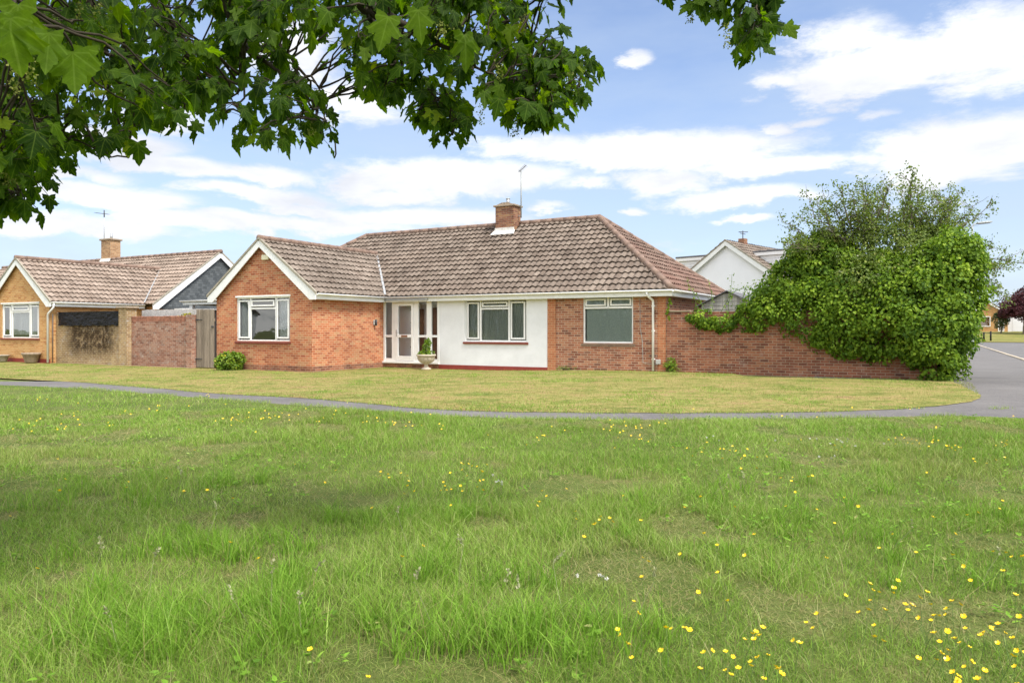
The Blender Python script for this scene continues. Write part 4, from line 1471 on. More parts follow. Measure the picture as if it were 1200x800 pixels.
# ------------------------------------------------------------------ white chalet behind, rotated off the grid
wr = empty('chalet_bungalow', (11.59, 40.0, 0), -R(44))
tag(wr, 'white gabled house with boarded flat roof dormers behind the ivy', 'house')
HW, HZ, HT = 4.6, 6.0, .70
mb = MB()
ez = HZ - HW * HT
mb.add([(-HW, 0, -.5), (HW, 0, -.5), (HW, 0, ez - .1), (0, 0, HZ - .1), (-HW, 0, ez - .1)], [(0, 1, 2, 3, 4)])
mb.quad((HW, 0, -.5), (HW, 9, -.5), (HW, 9, ez - .1), (HW, 0, ez - .1))
mb.quad((-HW, 9, -.5), (-HW, 0, -.5), (-HW, 0, ez - .1), (-HW, 9, ez - .1))
mb.build('wall', M['white_paint'], wr)
BASE[0] = BASE[1] = 0
th = math.atan(HT)
SL = (HW + .3) / math.cos(th)
e0 = HZ + .05 - (HW + .3) * HT
tile_roof('roof_slope', (HW + .3, -.25, e0), (0, 1, 0), (-math.cos(th), 0, math.sin(th)), 9.4, SL, lambda s: 0., lambda s: 9.4, M['tiles_wing'], wr, seed=21)
tile_roof('roof_slope', (-HW - .3, 9.15, e0), (0, -1, 0), (math.cos(th), 0, math.sin(th)), 9.4, SL, lambda s: 0., lambda s: 9.4, M['tiles_wing'], wr, seed=22)
hbk = hb
gable_trim(wr, -HW, HW, -.22, e0 + .0, HZ + .05, HT, over=.3)
for (x0, x1, zb_) in ((1.15, 3.6, 3.3), (-3.6, -1.15, 3.3)):
    mb = MB()
    zt0 = 5.38
    z = zb_
    while z < zt0:
        mb.box(x0, x1, 1.0 - .004 * ((z * 10) % 1), 6.5, z + .004, min(z + .17, zt0), .012)
        z += .172
    dm = mb.build('dormer', M['white_wood'], wr)
    mb = MB()
    mb.box(x0 - .12, x1 + .12, .85, 6.6, zt0 + .001, zt0 + .09, .01)
    mb.build('dormer_roof', M['felt'], dm)
    mb = MB()
    mb.box(x0 - .1, x1 + .1, .88, .999, zt0 - .18, zt0 - .001, .005)
    mb.build('dormer_fascia', M['white'], dm)
mb = MB()
mb.box(-.18, .18, 1.6, 2.0, 5.6, 6.3, .01)
wc = mb.build('chimney', M['brick_chimney'], wr)
mb = MB()
mb.tube([(0, 1.8, 6.25), (0, 1.8, 6.75)], .025, 6)
mb.tube([(-.25, 1.8, 6.7), (.3, 1.8, 6.65)], .02, 6)
mb.tube([(.0, 1.5, 6.58), (.0, 2.1, 6.58)], .02, 6)
mb.build('aerial', M['dark_metal'], wc)

# ------------------------------------------------------------------ foliage helpers
BLADE4 = np.array([(0, 0, 0), (-.42, .48, .10), (0, 1, -.06), (.42, .48, .10)])
F4 = np.array([(0, 2, 1), (0, 3, 2)])
LEAF6 = np.array([(0, 0, 0), (-.46, .18, .06), (-.34, .62, .05), (0, 1.0, -.10), (.34, .62, .05), (.46, .18, .06)])
F6 = np.array([(0, 3, 2), (0, 2, 1), (0, 4, 3), (0, 5, 4)])


def place_leaves(pos, tip, nor, size, tmpl, faces):
    """pos, tip, nor (n,3): returns verts (n*k,3) and faces"""
    n = len(pos)
    t = tip / np.linalg.norm(tip, axis=1, keepdims=True)
    nn = nor - (nor * t).sum(1, keepdims=True) * t
    nn /= np.linalg.norm(nn, axis=1, keepdims=True) + 1e-9
    s = np.cross(t, nn)
    v = pos[:, None, :] + size[:, None, None] * (tmpl[None, :, 0, None] * s[:, None, :] + tmpl[None, :, 1, None] * t[:, None, :] + tmpl[None, :, 2, None] * nn[:, None, :])
    k = len(tmpl)
    f = (np.arange(n) * k)[:, None, None] + faces[None]
    return v.reshape(-1, 3), f.reshape(-1, faces.shape[1])


def unit(n, r=rng):
    v = r.normal(size=(n, 3))
    return v / np.linalg.norm(v, axis=1, keepdims=True)


def clump_points(blobs, n, r=rng, inner=.82, spread=(.88, 1.06)):
    B_ = np.array(blobs, float)
    area = B_[:, 3] * B_[:, 4] + B_[:, 4] * B_[:, 5] + B_[:, 3] * B_[:, 5]
    out, outn = [], []
    while sum(len(o) for o in out) < n:
        k = r.choice(len(B_), 4 * n, p=area / area.sum())
        d = unit(4 * n, r)
        p = B_[k, :3] + d * B_[k, 3:] * r.uniform(*spread, (4 * n, 1))
        nn = d / B_[k, 3:]
        nn /= np.linalg.norm(nn, axis=1, keepdims=True)
        ok = np.ones(len(p), bool)
        for j, b in enumerate(B_):
            q = (((p - b[:3]) / b[3:]) ** 2).sum(1)
            ok &= (q > inner ** 2) | (k == j)
        out.append(p[ok])
        outn.append(nn[ok])
    return np.concatenate(out)[:n], np.concatenate(outn)[:n]


def leaf_cloud(blobs, n_cl, per, cr, size, tmpl=BLADE4, faces=F4, up=.45, droop=.8, inner=.82, r=rng, flat=1.0, spread=(.88, 1.06), zmin=None):
    c, cn = clump_points(blobs, n_cl, r, inner, spread)
    cs = r.uniform(.6, 1.25, n_cl) * cr
    tone = r.normal(0, .13, n_cl)
    idx = np.repeat(np.arange(n_cl), per)
    d = unit(len(idx), r)
    d = d + cn[idx] * .55
    d /= np.linalg.norm(d, axis=1, keepdims=True)
    rad = r.uniform(.45, 1.0, (len(idx), 1)) ** .7
    p = c[idx] + d * cs[idx][:, None] * rad * np.array([1, 1, flat])
    nor = d * .6 + cn[idx] * .5 + np.array([0, 0, up]) + r.normal(0, .35, (len(idx), 3))
    tip = np.array([0, 0, -droop]) + d * .5 + r.normal(0, .5, (len(idx), 3))
    rnd = np.clip(r.normal(.45, .2, len(idx)) + tone[idx] + .1 * d[:, 2], 0, 1)
    sz = r.uniform(.6, 1.2, len(idx)) * size
    if zmin is not None:
        ok = p[:, 2] > zmin
        p, tip, nor, sz, rnd = p[ok], tip[ok], nor[ok], sz[ok], rnd[ok]
    v, f = place_leaves(p, tip, nor, sz, tmpl, faces)
    return v, f, np.repeat(rnd, len(faces))


def wander(p0, p1, r0, r1, n=8, amp=.12, sag=0.0, seed=0):
    rs = np.random.default_rng(seed)
    p0, p1 = np.array(p0, float), np.array(p1, float)
    L = np.linalg.norm(p1 - p0)
    t = np.linspace(0, 1, n)
    off = rs.normal(0, 1, (n, 3))
    for _ in range(2):
        off[1:-1] = (off[:-2] + off[1:-1] * 2 + off[2:]) / 4
    off *= (np.sin(np.pi * t) * amp * L)[:, None]
    p = p0 + (p1 - p0) * t[:, None] + off
    p[:, 2] += sag * L * np.sin(np.pi * t)
    return p, r0 + (r1 - r0) * t


# ------------------------------------------------------------------ ivy over the garden wall, elder above it (grid coordinates)
iv = frame('ivy', 5.2, .1)
tag(iv, 'huge bright green ivy mound smothering the right end of the brick garden wall', 'ivy')
IVY = [(1.05, .06, 1.56, .38, .28, .26), (1.70, .04, 1.46, .44, .28, .25), (2.4, .08, 1.58, .55, .36, .34), (3.05, .15, 1.92, .6, .45, .6), (3.6, .35, 2.35, .55, .6, .72), (4.25, .7, 3.2, .7, .8, .6),
       (4.2, .05, 1.75, .8, .55, .85), (5.1, .0, 1.75, .9, .6, 1.1), (6.0, -.1, 1.75, .9, .65, 1.05), (6.65, -.15, 1.7, .75, .7, 1.1), (7.2, -.15, 1.15, .58, .65, 1.2), (7.3, .1, 2.2, .66, .75, 1.0),
       (6.6, .2, 2.3, .8, .7, .8), (5.4, .3, 2.35, 1.0, .7, .75), (4.5, .5, 2.75, .75, .7, .75), (7.35, .3, 3.0, .6, .7, .6), (6.9, .8, 1.2, .7, 1.0, 1.2), (5.6, .9, 2.6, 1.2, .6, .7)]
v1, f1, r1 = leaf_cloud(IVY[3:], 600, 96, .32, .082, LEAF6, F6, up=.5, droop=.9, zmin=.02)
v2, f2, r2 = leaf_cloud(IVY[:4], 190, 52, .13, .07, LEAF6, F6, up=.3, droop=.9, inner=.3, spread=(.5, 1.05), zmin=.02)
v3, f3, r3 = leaf_cloud(IVY[4:], 420, 56, .34, .09, LEAF6, F6, up=.3, droop=.9, inner=.2, spread=(.45, .8), zmin=.02)
hraw('ivy_leaves', np.concatenate([v1, v2, v3]), [np.concatenate([f1, f2 + len(v1), f3 + len(v1) + len(v2)])], M['ivy_leaf'], iv, {'rnd': np.concatenate([r1, r2, r3])})
mb = MB()
for k in range(26):
    x0 = random.uniform(3.2, 7.6)
    p, rr = wander((x0, .42, 0.02), (x0 + random.uniform(-.8, .8), random.uniform(.3, .6), random.uniform(1.8, 3.2)), .03, .008, 9, .08, seed=k + 50)
    mb.tube(p, rr, 6)
hb(mb, 'ivy_stems', M['bark'], iv)
mb = MB()
lv = []
for k, (xa, za, xb, zb_) in enumerate([(1.15, 1.75, .55, 2.75), (1.4, 1.75, 1.25, 2.6), (1.85, 1.75, 1.9, 2.85), (1.6, 1.75, 2.0, 2.45), (2.2, 1.8, 2.35, 2.55), (.95, 1.75, .85, 2.35), (1.9, 2.3, 2.6, 2.6)]):
    p, rr = wander((xa, .12, za), (xb, .12 + random.uniform(-.05, .1), zb_), .011, .004, 9, .05, seed=k + 90)
    mb.tube(p, rr, 5)
    for q in p[2:]:
        for _ in range(4): lv.append(q + rng.normal(0, .05, 3))
hb(mb, 'climbing_shoots', M['stem_green'], iv)
lv = np.array(lv)
v, f = place_leaves(lv, rng.normal(0, 1, lv.shape) + np.array([0, 0, -.3]), rng.normal(0, 1, lv.shape) + np.array([0, -.6, .4]), rng.uniform(.035, .07, len(lv)), BLADE4, F4)
hraw('shoot_leaves', v, [f], M['ivy_leaf'], iv, {'rnd': np.repeat(rng.uniform(.2, .9, len(lv)), 2)})

sp = frame('ivy_sprig', .1, -.02)
tag(sp, 'thin green ivy strand on the brick corner under the gutter', 'ivy')
lv = []
for k in range(70):
    t = random.random()
    lv.append((.11 + .04 * math.sin(t * 7) + random.uniform(-.04, .04), -.03 + random.uniform(-.02, .0), 2.2 - t * .65))
lv = np.array(lv)
v, f = place_leaves(lv, rng.normal(0, .5, lv.shape) + np.array([0, -.1, -.8]), rng.normal(0, .4, lv.shape) + np.array([0, -1, .4]), rng.uniform(.03, .07, len(lv)), LEAF6, F6)
hraw('ivy_leaves', v, [f], M['ivy_leaf'], sp, {'rnd': np.repeat(rng.uniform(.2, .9, len(lv)), 4)})

# elder: trunk, limbs reaching to the tips seen against the sky, fine foliage
BASE[0] = BASE[1] = 0
ex_, ey_ = l2w(6.0, 1.3)
er = empty('elder_tree', (ex_, ey_, 0))
tag(er, 'loose grey green elder tree with bare twiggy tips rising out of the ivy mound', 'tree')
E0 = np.array([ex_, ey_, 0])
mb = MB()
p, rr = wander((0, 0, -.1), (.1, .1, 2.0), .16, .11, 8, .05, seed=1)
mb.tube(p, rr, 10)
mb.build('trunk', M['bark_grey'], er)
TIPS = [(927, 262), (940, 250), (958, 236), (966, 222), (985, 216), (1000, 219), (1012, 212), (1028, 216), (1042, 211), (1058, 214), (1073, 197), (1068, 207), (1082, 216), (1098, 228), (1112, 226), (1124, 218), (1146, 231), (1120, 252), (1166, 284), (1181, 297), (1172, 308), (1160, 320), (1150, 300), (975, 262), (1000, 245), (1030, 240), (1060, 240), (1085, 250), (950, 285), (935, 290), (1015, 230), (1105, 240), (1165, 335), (930, 275)]
mb = MB()
tw = MB()
clp, tipb = [], []
rs = np.random.default_rng(5)
hubs = [np.array(h) for h in ((-1.1, 0, 2.7), (-.5, .3, 3.0), (.1, -.2, 3.1), (.6, .2, 3.0), (1.2, .1, 2.7))]
for i, h in enumerate(hubs):
    p, rr = wander((.1, .1, 1.9), h, .08, .055, 6, .05, seed=i + 7)
    mb.tube(p, rr, 8)
for i, (px, py) in enumerate(TIPS * 2):
    d_ = ey_ + rs.uniform(-.9, 1.3)
    q = np.array(PD(px + rs.normal(0, 9) * (i >= len(TIPS)), py + 7 + abs(rs.normal(0, 14)) * (i >= len(TIPS)), d_)) - E0
    h = hubs[int(np.argmin([np.linalg.norm((q - k) * (1, .5, .4)) for k in hubs]))]
    p, rr = wander(h, q, .034, .005, 14, .07, .10, seed=i + 31)
    mb.tube(p, rr, 6)
    for j in range(4, 14):
        fr = j / 13
        if rs.random() < .95:
            clp += [p[j] + rs.normal(0, .10, 3) for _ in range(1 if fr > .6 else 2)]
        if j > 5:
            for _ in range(2):
                dv_ = rs.normal(0, 1, 3) * (1, .8, .6) + (q - h) / np.linalg.norm(q - h) * 1.0
                dv_ = dv_ / np.linalg.norm(dv_) * rs.uniform(.15, .45)
                s2, r2_ = wander(p[j], p[j] + dv_, .008, .003, 6, .10, seed=i * 40 + j)
                tw.tube(s2, r2_, 4, cap=False)
                clp += [s2[-1], s2[3]] if rs.random() < .8 else []
mb.build('branches', M['bark_grey'], er)
tw.build('twigs', M['bark_grey'], er)
# leaflets in opposite pairs round each twig end
clp = np.array(clp)
idx = np.repeat(np.arange(len(clp)), 6)
pos = clp[idx] + rs.normal(0, .055, (len(idx), 3))
v1, f1 = place_leaves(pos, rs.normal(0, 1, pos.shape) + np.array([0, 0, -.2]), rs.normal(0, .6, pos.shape) + np.array([0, -.2, .8]), rs.uniform(.045, .095, len(pos)), BLADE4 * (.8, 1, 1), F4)
rn1 = np.repeat(np.clip(rs.normal(.5, .22, len(pos)), 0, 1), 2)
EB = [(x_ - ex_, y_ - ey_, z_, a, b, c) for (x_, y_, z_, a, b, c) in [(*PD(1040, 306, 20.6), 1.75, 1.1, 1.0), (*PD(995, 312, 20.4), 1.0, .9, .75), (*PD(1090, 306, 20.0), 1.15, 1.0, .95), (*PD(1040, 325, 20.6), 1.9, .9, .8), (*PD(1050, 300, 19.8), .8, .8, .7), (*PD(1128, 308, 19.9), .45, .6, .45), (*PD(1050, 272, 20.6), .9, .8, .4), (*PD(1075, 320, 19.4), 1.3, .8, .8), (*PD(1020, 330, 19.5), 1.0, .7, .55), (*PD(1090, 345, 18.9), .8, .5, .5)]]
v2, f2, rn2 = leaf_cloud(EB, 640, 46, .26, .075, BLADE4 * (.85, 1, 1), F4, up=.6, droop=.35, inner=.7, r=rs, spread=(.7, 1.08))
raw('elder_leaves', np.concatenate([v1, v2]), [np.concatenate([f1, f2 + len(v1)])], M['elder_leaf'], er, {'rnd': np.concatenate([rn1, rn2])})
for (px, py) in [(1052, 340), (1090, 330), (1064, 366), (1030, 322), (1100, 345), (1010, 300), (1118, 318), (1075, 290), (1045, 300), (985, 318), (1082, 352)]:
    mb = MB()
    q = Vector(PD(px, py, 18.85 if py > 310 else 19.3)) - Vector(E0)
    for _ in range(9):
        o = q + Vector((random.gauss(0, .05), random.gauss(0, .03), random.gauss(0, .012)))
        a = random.uniform(0, 3)
        mb.add([o + Vector((math.cos(a + k * 1.57) * .022, math.sin(a + k * 1.57) * .022, random.uniform(-.008, .008))) for k in range(4)], [(0, 1, 2, 3)])
    mb.build('flower_head', M['elder_flower'], er)

# ------------------------------------------------------------------ small plants by the walls
def small_shrub(name, lx, ly, z, blobs, n, per, cr, size, m, label, cat, up=.5, stem=None, tm=(LEAF6, F6)):
    BASE[0] = BASE[1] = 0
    x_, y_ = l2w(lx, ly)
    r_ = empty(name, (x_, y_, z))
    tag(r_, label, cat)
    v, f, rn = leaf_cloud(blobs, n, per, cr, size, *tm, up=up, droop=.2, inner=.5, zmin=.01)
    raw('leaves', v, [f], m, r_, {'rnd': rn})
    mb = MB()
    for k in range(7):
        a = random.uniform(0, 6.28)
        b = blobs[k % len(blobs)]
        p, rr = wander((random.gauss(0, .03), random.gauss(0, .03), -.02), (b[0] + math.cos(a) * b[3] * .7, b[1] + math.sin(a) * b[4] * .7, b[2] + b[5] * .5), .012, .004, 6, .06, seed=k)
        mb.tube(p, rr, 5)
    mb.build('stems', stem or M['twig'], r_)
    return r_


gs = G(273, 433)
lx_, ly_ = w2l(gs[0], gs[1])
small_shrub('shrub', -14.12, WY - .42, -.14, [(0, 0, .32, .33, .30, .28), (-.2, -.05, .27, .22, .22, .22), (.2, 0, .33, .25, .24, .26), (0, 0, .12, .32, .28, .12)], 110, 26, .09, .075, M['shrub_leaf'], 'small yellow green shrub against the orange gable wall beside the gate', 'shrub')
small_shrub('yellow_shrub', -17.35, -3.45, -.1, [(0, 0, 1.80, .26, .2, .12), (.2, 0, 1.76, .2, .2, .12)], 40, 22, .07, .06, M['yellow_leaf'], 'yellow flowering shrub just topping the weathered red brick wall', 'shrub')
small_shrub('weed', .18, -.12, 0, [(0, 0, .16, .13, .09, .20), (.1, 0, .1, .12, .08, .12)], 40, 16, .06, .06, M['shrub_leaf'], 'tuft of green weeds at the foot of the wall beside the white downpipe', 'weeds', tm=(BLADE4 * (.5, 1.6, 1), F4))
small_shrub('weed', -3.3, -.12, 0, [(0, 0, .03, .25, .08, .05), (.5, 0, .03, .25, .08, .04), (1.0, 0, .02, .2, .06, .03)], 60, 12, .04, .04, M['shrub_leaf'], 'low green weeds along the foot of the brick wall under the right-hand window', 'weeds', tm=(BLADE4 * (.6, 1.2, 1), F4))

# urn by the porch
ux, uy = l2w(-8.33, -.62)
uz = float(zt(ux, uy))
ur = MB()
ur.lathe([(0, 0), (.17, 0), (.17, .05), (.13, .06), (.075, .10), (.065, .16), (.085, .19), (.10, .20), (.17, .23), (.255, .30), (.295, .40), (.30, .46), (.335, .47), (.345, .50), (.335, .53), (.29, .53), (.27, .49), (0, .48)], 0, 0, 72, (.22, .45))
o = ur.build('stone_urn', M['stone'])
o.location = (ux, uy, uz)
tag(o, 'fluted cream stone urn on a foot in front of the porch', 'urn')
pr = empty('urn_plant', (ux, uy, uz + .48))
tag(pr, 'small upright green plant growing in the cream stone urn', 'plant')
v, f, rn = leaf_cloud([(.0, 0, .22, .08, .08, .22), (.05, 0, .42, .05, .05, .14), (-.14, 0, .06, .14, .12, .06), (.16, 0, .06, .12, .12, .06)], 46, 15, .06, .065, LEAF6, F6, up=.3, droop=-.3, inner=.4)
raw('leaves', v, [f], M['shrub_leaf'], pr, {'rnd': rn})
mb = MB()
mb.tube([(0, 0, -.01), (.02, 0, .25), (.05, 0, .5)], [.012, .009, .004], 6)
mb.build('stem', M['stem_green'], pr)

# ------------------------------------------------------------------ far end of the street
lp = empty('street_lamp', (21.7, 35.0, 0))
tag(lp, 'grey street lamp with flat head rising behind the elder tree', 'street lamp')
mb = MB()
mb.tube([(0, 0, -.1), (0, 0, 1.3), (0, 0, 1.32), (0, 0, 6.15)], [.085, .085, .055, .04], 12)
mb.build('column', M['lamp_grey'], lp)
mb = MB()
mb.tube([(0, 0, 6.1), (.05, 0, 6.2), (.2, 0, 6.24)], .03, 8)
mb.build('arm', M['lamp_grey'], lp)
mb = MB()
mb.lathe([(0, -.06), (.10, -.055), (.15, -.01), (.14, .03), (.06, .06)], 0, 0, 20)
hd = mb.build('lamp_head', M['lamp_grey'], lp)
hd.scale = (2.7, 1.0, 1.0)
hd.location = (.55, 0, 6.29)
hd.rotation_euler = (0, R(-6), 0)


def tree(name, loc, h, tr, blobs, n, per, cr, size, m, label, cat='tree', tm=(BLADE4, F4), bark=None, group=None):
    r_ = empty(name, loc)
    tag(r_, label, cat, group)
    mb = MB()
    p, rr = wander((0, 0, -.2), (.1, 0, h * .55), tr, tr * .6, 7, .03, seed=int(h * 10))
    mb.tube(p, rr, 8)
    for k, b in enumerate(blobs):
        q, r2_ = wander(p[4], (b[0], b[1], b[2] + b[5] * .4), tr * .5, tr * .12, 7, .07, .05, seed=k + 3)
        mb.tube(q, r2_, 6)
    mb.build('trunk', bark or M['bark_grey'], r_)
    v, f, rn = leaf_cloud(blobs, n, per, cr, size, *tm, up=.4, droop=.4, inner=.6, spread=(.6, 1.08))
    raw('crown', v, [f], m, r_, {'rnd': rn})
    return r_


fx, fy = (1200 - CX) / F * 92, 92.0
tree('purple_tree', (fx, fy, float(zt(fx, fy))), 5.0, .16, [(0, 0, 3.4, 1.7, 1.6, 1.4), (-1.2, 0, 3.5, 1.2, 1.1, 1.1), (.9, .3, 4.3, 1.6, 1.5, 1.4), (-2.2, 0, 3.1, .7, .7, .7), (2.2, 0, 3.4, 1.6, 1.5, 1.5)], 420, 26, .42, .24, M['purple_leaf'], 'dark purple leaved tree on the far verge by the street')
fx, fy = (1173 - CX) / F * 94, 94.0
tree('small_tree', (fx, fy, float(zt(fx, fy))), 2.6, .10, [(0, 0, 1.7, .8, .8, .9), (.3, 0, 2.4, .6, .6, .6)], 90, 20, .3, .18, M['dark_leaf'], 'small dark green bushy tree before the far brick bungalow')
for (px, d_, h, lab) in ((1152, 150, 5.2, 'grey green tree beyond the far bungalow, nearest the ivy'), (1172, 160, 5.8, 'distant dull green tree behind the roof of the far bungalow'), (1196, 155, 6.0, 'distant tree behind the purple tree')):
    fx, fy = (px - CX) / F * d_, d_
    tree('distant_tree', (fx, fy, .95), h, .2, [(0, 0, h * .6, 2.6, 2.4, h * .3), (1.8, 0, h * .5, 2.0, 2.0, h * .25), (-1.8, 0, h * .5, 2.0, 2.0, h * .28)], 200, 22, .6, .35, M['dark_leaf'], lab, group='trees at the far end of the street')
zf_ = float(zt(66, 100))
fb = empty('far_bungalow', ((1168 - CX) / F * 100, 100.0, zf_), -ANG)
tag(fb, 'distant brick bungalow with brown roof at the end of the street', 'bungalow')
mb = MB()
mb.box(-3.2, 1.25, 0, 6, -1, 2.3)
mb.add([(-3.2, 0, 2.3), (1.25, 0, 2.3), (-.97, 0, 4.0)], [(0, 1, 2)])
mb.build('brick_wall', M['brick_yellow'], fb)
mb = MB()
for sgn in (-1, 1):
    p = [(-.97, -.2, 4.12), (-.97 + sgn * 2.6, -.2, 2.15), (-.97 + sgn * 2.6, -.2, 2.25), (-.97, -.2, 4.24)]
    mb.prism(p if sgn > 0 else p[::-1], (0, 6.4, 0))
mb.build('roof', M['tiles_wing'] and M['ridge'], fb)
mb = MB()
for sgn in (-1, 1):
    p = [(-.97, -.25, 4.1), (-.97 + sgn * 2.6, -.25, 2.12), (-.97 + sgn * 2.6, -.25, 1.95), (-.97, -.25, 3.85)]
    mb.prism(p if sgn > 0 else p[::-1], (0, .04, 0))
mb.build('bargeboard', M['white_wood'], fb)
for (x0, x1, z0, z1) in ((-2.8, -.7, .7, 2.1), (.15, .85, .05, 2.1)):
    mb = MB()
    for q in ((x0, x0 + .1, z0, z1), (x1 - .1, x1, z0, z1), (x0 + .1, x1 - .1, z0, z0 + .1), (x0 + .1, x1 - .1, z1 - .1, z1)):
        mb.box(q[0], q[1], -.06, .03, q[2], q[3])
    wf = mb.build('window', M['white'], fb)
    mb = MB()
    mb.quad((x0 + .05, -.02, z0 + .05), (x1 - .05, -.02, z0 + .05), (x1 - .05, -.02, z1 - .05), (x0 + .05, -.02, z1 - .05))
    mb.build('pane', M['glass'], wf)
gg = empty('garage', ((1192 - CX) / F * 103, 103.0, zf_), -R(12))
tag(gg, 'low white garage beyond the purple tree at the right edge', 'garage')
mb = MB()
mb.box(-1.4, 4.5, 0, 5, -1, 2.3)
mb.build('wall', M['garage'], gg)
mb = MB()
mb.box(-1.55, 4.7, -.15, 5.2, 2.301, 2.42)
mb.build('roof', M['felt'], gg)
mb = MB()
for i in range(7):
    mb.box(-.6, 2.2, -.03 + .004 * (i % 2), -.003, .05 + i * .28, .05 + i * .28 + .272, .01)
mb.build('garage_door', M['garage'], gg)
for (px, d_, h, lab) in ((1161, 80, 1.05, 'dark bollard standing clear on the far verge'), (1153, 80, .95, 'dark bollard at the very edge of the ivy')):
    fx = (px - CX) / F * d_
    mb = MB()
    mb.lathe([(0, 0), (.09, 0), (.09, h * .85), (.075, h * .87), (.09, h * .9), (.09, h * .97), (.05, h), (0, h)], 0, 0, 14)
    o = mb.build('bollard', M['black'])
    o.location = (fx, d_, float(zt(fx, d_)))
    tag(o, lab, 'bollard', 'bollards on the far verge')

# unseen trees added left of view, plus a house, for the glass to mirror
for k, (x_, y_, h, s_) in enumerate(((-36, 4, 5.2, 1.3), (-33, -6, 4.6, 1.3), (-44, 11, 5.8, 1.2), (-26, -14, 4.8, 1.2), (-37, 0, 6.4, 1.2), (-32, -10, 6.2, 1.3), (-41, 7.5, 4.6, 1.3), (-34, -3, 3.6, 1.2), (-29, -13, 3.8, 1.2))):
    tree('reflection_tree', (x_, y_, 0), h, .22, [(0, 0, h * .55, 2.4 * s_, 2.4 * s_, h * .42), (1.5, .8, h * .4, 1.8, 1.8, h * .38), (-1.4, -1.0, h * .42, 1.8, 1.8, h * .36)], 150, 20, .6, .34, M['dark_leaf'],
         ['full green tree, unseen, added for the middle window to mirror', 'lower green tree, unseen, added for the right window to mirror', 'tall green tree, unseen, added for the gable window to mirror', 'green tree left of the viewer, unseen, added for the right window to mirror', 'tallest round tree in the unseen row added for window reflections', 'dense tree behind the lower ones in the unseen row added for window reflections', 'low wide tree at the far end of the unseen row added for window reflections', 'small bushy tree in the middle of the unseen row added for window reflections', 'small bushy tree at the near end of the unseen row added for window reflections'][k], group='trees across the meadow')
mh = empty('mirrored_house', (-52, 19.5, 0), R(66))
tag(mh, 'white gabled house across the meadow mirrored in the gable window', 'house')
mb = MB()
mb.box(-4, 4, 0, 7, -.3, 2.6)
mb.add([(-4, 0, 2.6), (4, 0, 2.6), (0, 0, 5.4)], [(0, 1, 2)])
mb.build('wall', M['white_paint'], mh)
mb = MB()
for sgn in (-1, 1):
    q = [(0, -.2, 5.5), (sgn * 4.4, -.2, 2.45), (sgn * 4.4, -.2, 2.6), (0, -.2, 5.65)]
    mb.prism(q if sgn > 0 else q[::-1], (0, 7.4, 0))
mb.build('roof', M['ridge'], mh)
mb = MB()
mb.box(-2.2, .2, -.02, .02, .9, 2.2)
mb.build('window', M['dark_metal'], mh)

# ------------------------------------------------------------------ sycamore overhanging the view
half = [(.0, -.02), (.14, -.10), (.30, -.13), (.44, -.16), (.40, .0), (.43, .08), (.39, .15), (.33, .23), (.44, .29), (.50, .40), (.66, .48), (.52, .55), (.50, .64), (.38, .64), (.27, .59), (.28, .72), (.29, .82), (.18, .86), (.14, .98), (0, 1.18)]
out_ = half + [(-x, y) for (x, y) in half[::-1][1:-1]]
pts = [(0, .30)] + out_
curl = lambda x, y: -.30 * x * x - .16 * max(y, 0) ** 2 + .09 * abs(math.sin(x * 6.0)) * .6 - .05 * math.cos(y * 7)
SYC = np.array([(x, y, curl(x, y)) for (x, y) in pts])
SYC[0, 2] -= .04
nO = len(out_)
FSYC = np.array([(0, 1 + (i + 1) % nO, 1 + i) for i in range(nO)])
rs = np.random.default_rng(12)
sy = empty('sycamore_tree', (-4.4, 1.0, 0))
tag(sy, 'sycamore tree with dark lobed leaves hanging across the top left of the view', 'tree')
S0 = np.array([-4.4, 1.0, 0])
mb = MB()
p, rr = wander((0, 0, -.2), (.6, .3, 3.6), .32, .24, 9, .03, seed=2)
rr[0] *= 1.35
mb.tube(p, rr, 16)
mb.build('trunk', M['bark'], sy)
TOP = np.array(p[-1]) + S0


def P3(px, py, d): return np.array(PD(px, py, d))


limbs = [
    [(-160, -260, 3.4), (60, -90, 3.6), (190, 10, 3.8), (212, 44, 3.8), (232, 75, 3.8)],
    [(60, -200, 3.6), (200, -60, 3.7), (264, 2, 3.8), (285, 50, 3.8), (312, 78, 3.8), (345, 98, 3.8), (368, 118, 3.8), (378, 150, 3.8)],
    [(100, -180, 4.3), (240, -40, 4.3), (285, 2, 4.3), (318, 34, 4.3), (336, 70, 4.3), (372, 96, 4.3), (388, 140, 4.3), (392, 185, 4.3)],
    [(200, -150, 3.6), (360, -30, 3.6), (428, 8, 3.6), (470, 26, 3.6), (515, 50, 3.6), (560, 80, 3.6), (610, 110, 3.6), (640, 140, 3.6)],
    [(428, 8, 3.6), (455, 60, 3.7), (485, 115, 3.8), (505, 145, 3.8), (530, 158, 3.8)],
    [(300, -160, 4.2), (520, -40, 4.2), (590, 20, 4.2), (650, 70, 4.1), (690, 85, 4.1)],
    [(480, -180, 4.0), (700, -80, 4.0), (820, -28, 4.0), (868, -4, 4.0), (895, 12, 4.0)],
    [(-260, -80, 3.2), (-120, 20, 3.3), (-30, 90, 3.4), (40, 150, 3.5), (110, 175, 3.6), (150, 185, 3.6)],
    [(-220, 60, 3.2), (-80, 150, 3.3), (-20, 200, 3.3), (20, 235, 3.4)],
    [(-120, -160, 2.6), (-30, -60, 2.5), (20, 10, 2.45), (45, 40, 2.4)],
    [(285, 50, 3.8), (284, 85, 3.7), (276, 105, 3.7), (260, 130, 3.7)],
    [(90, -60, 3.6), (110, 10, 3.7), (117, 40, 3.7), (140, 80, 3.7), (180, 120, 3.7), (215, 140, 3.7)],
]
mb = MB()
lp_all = []
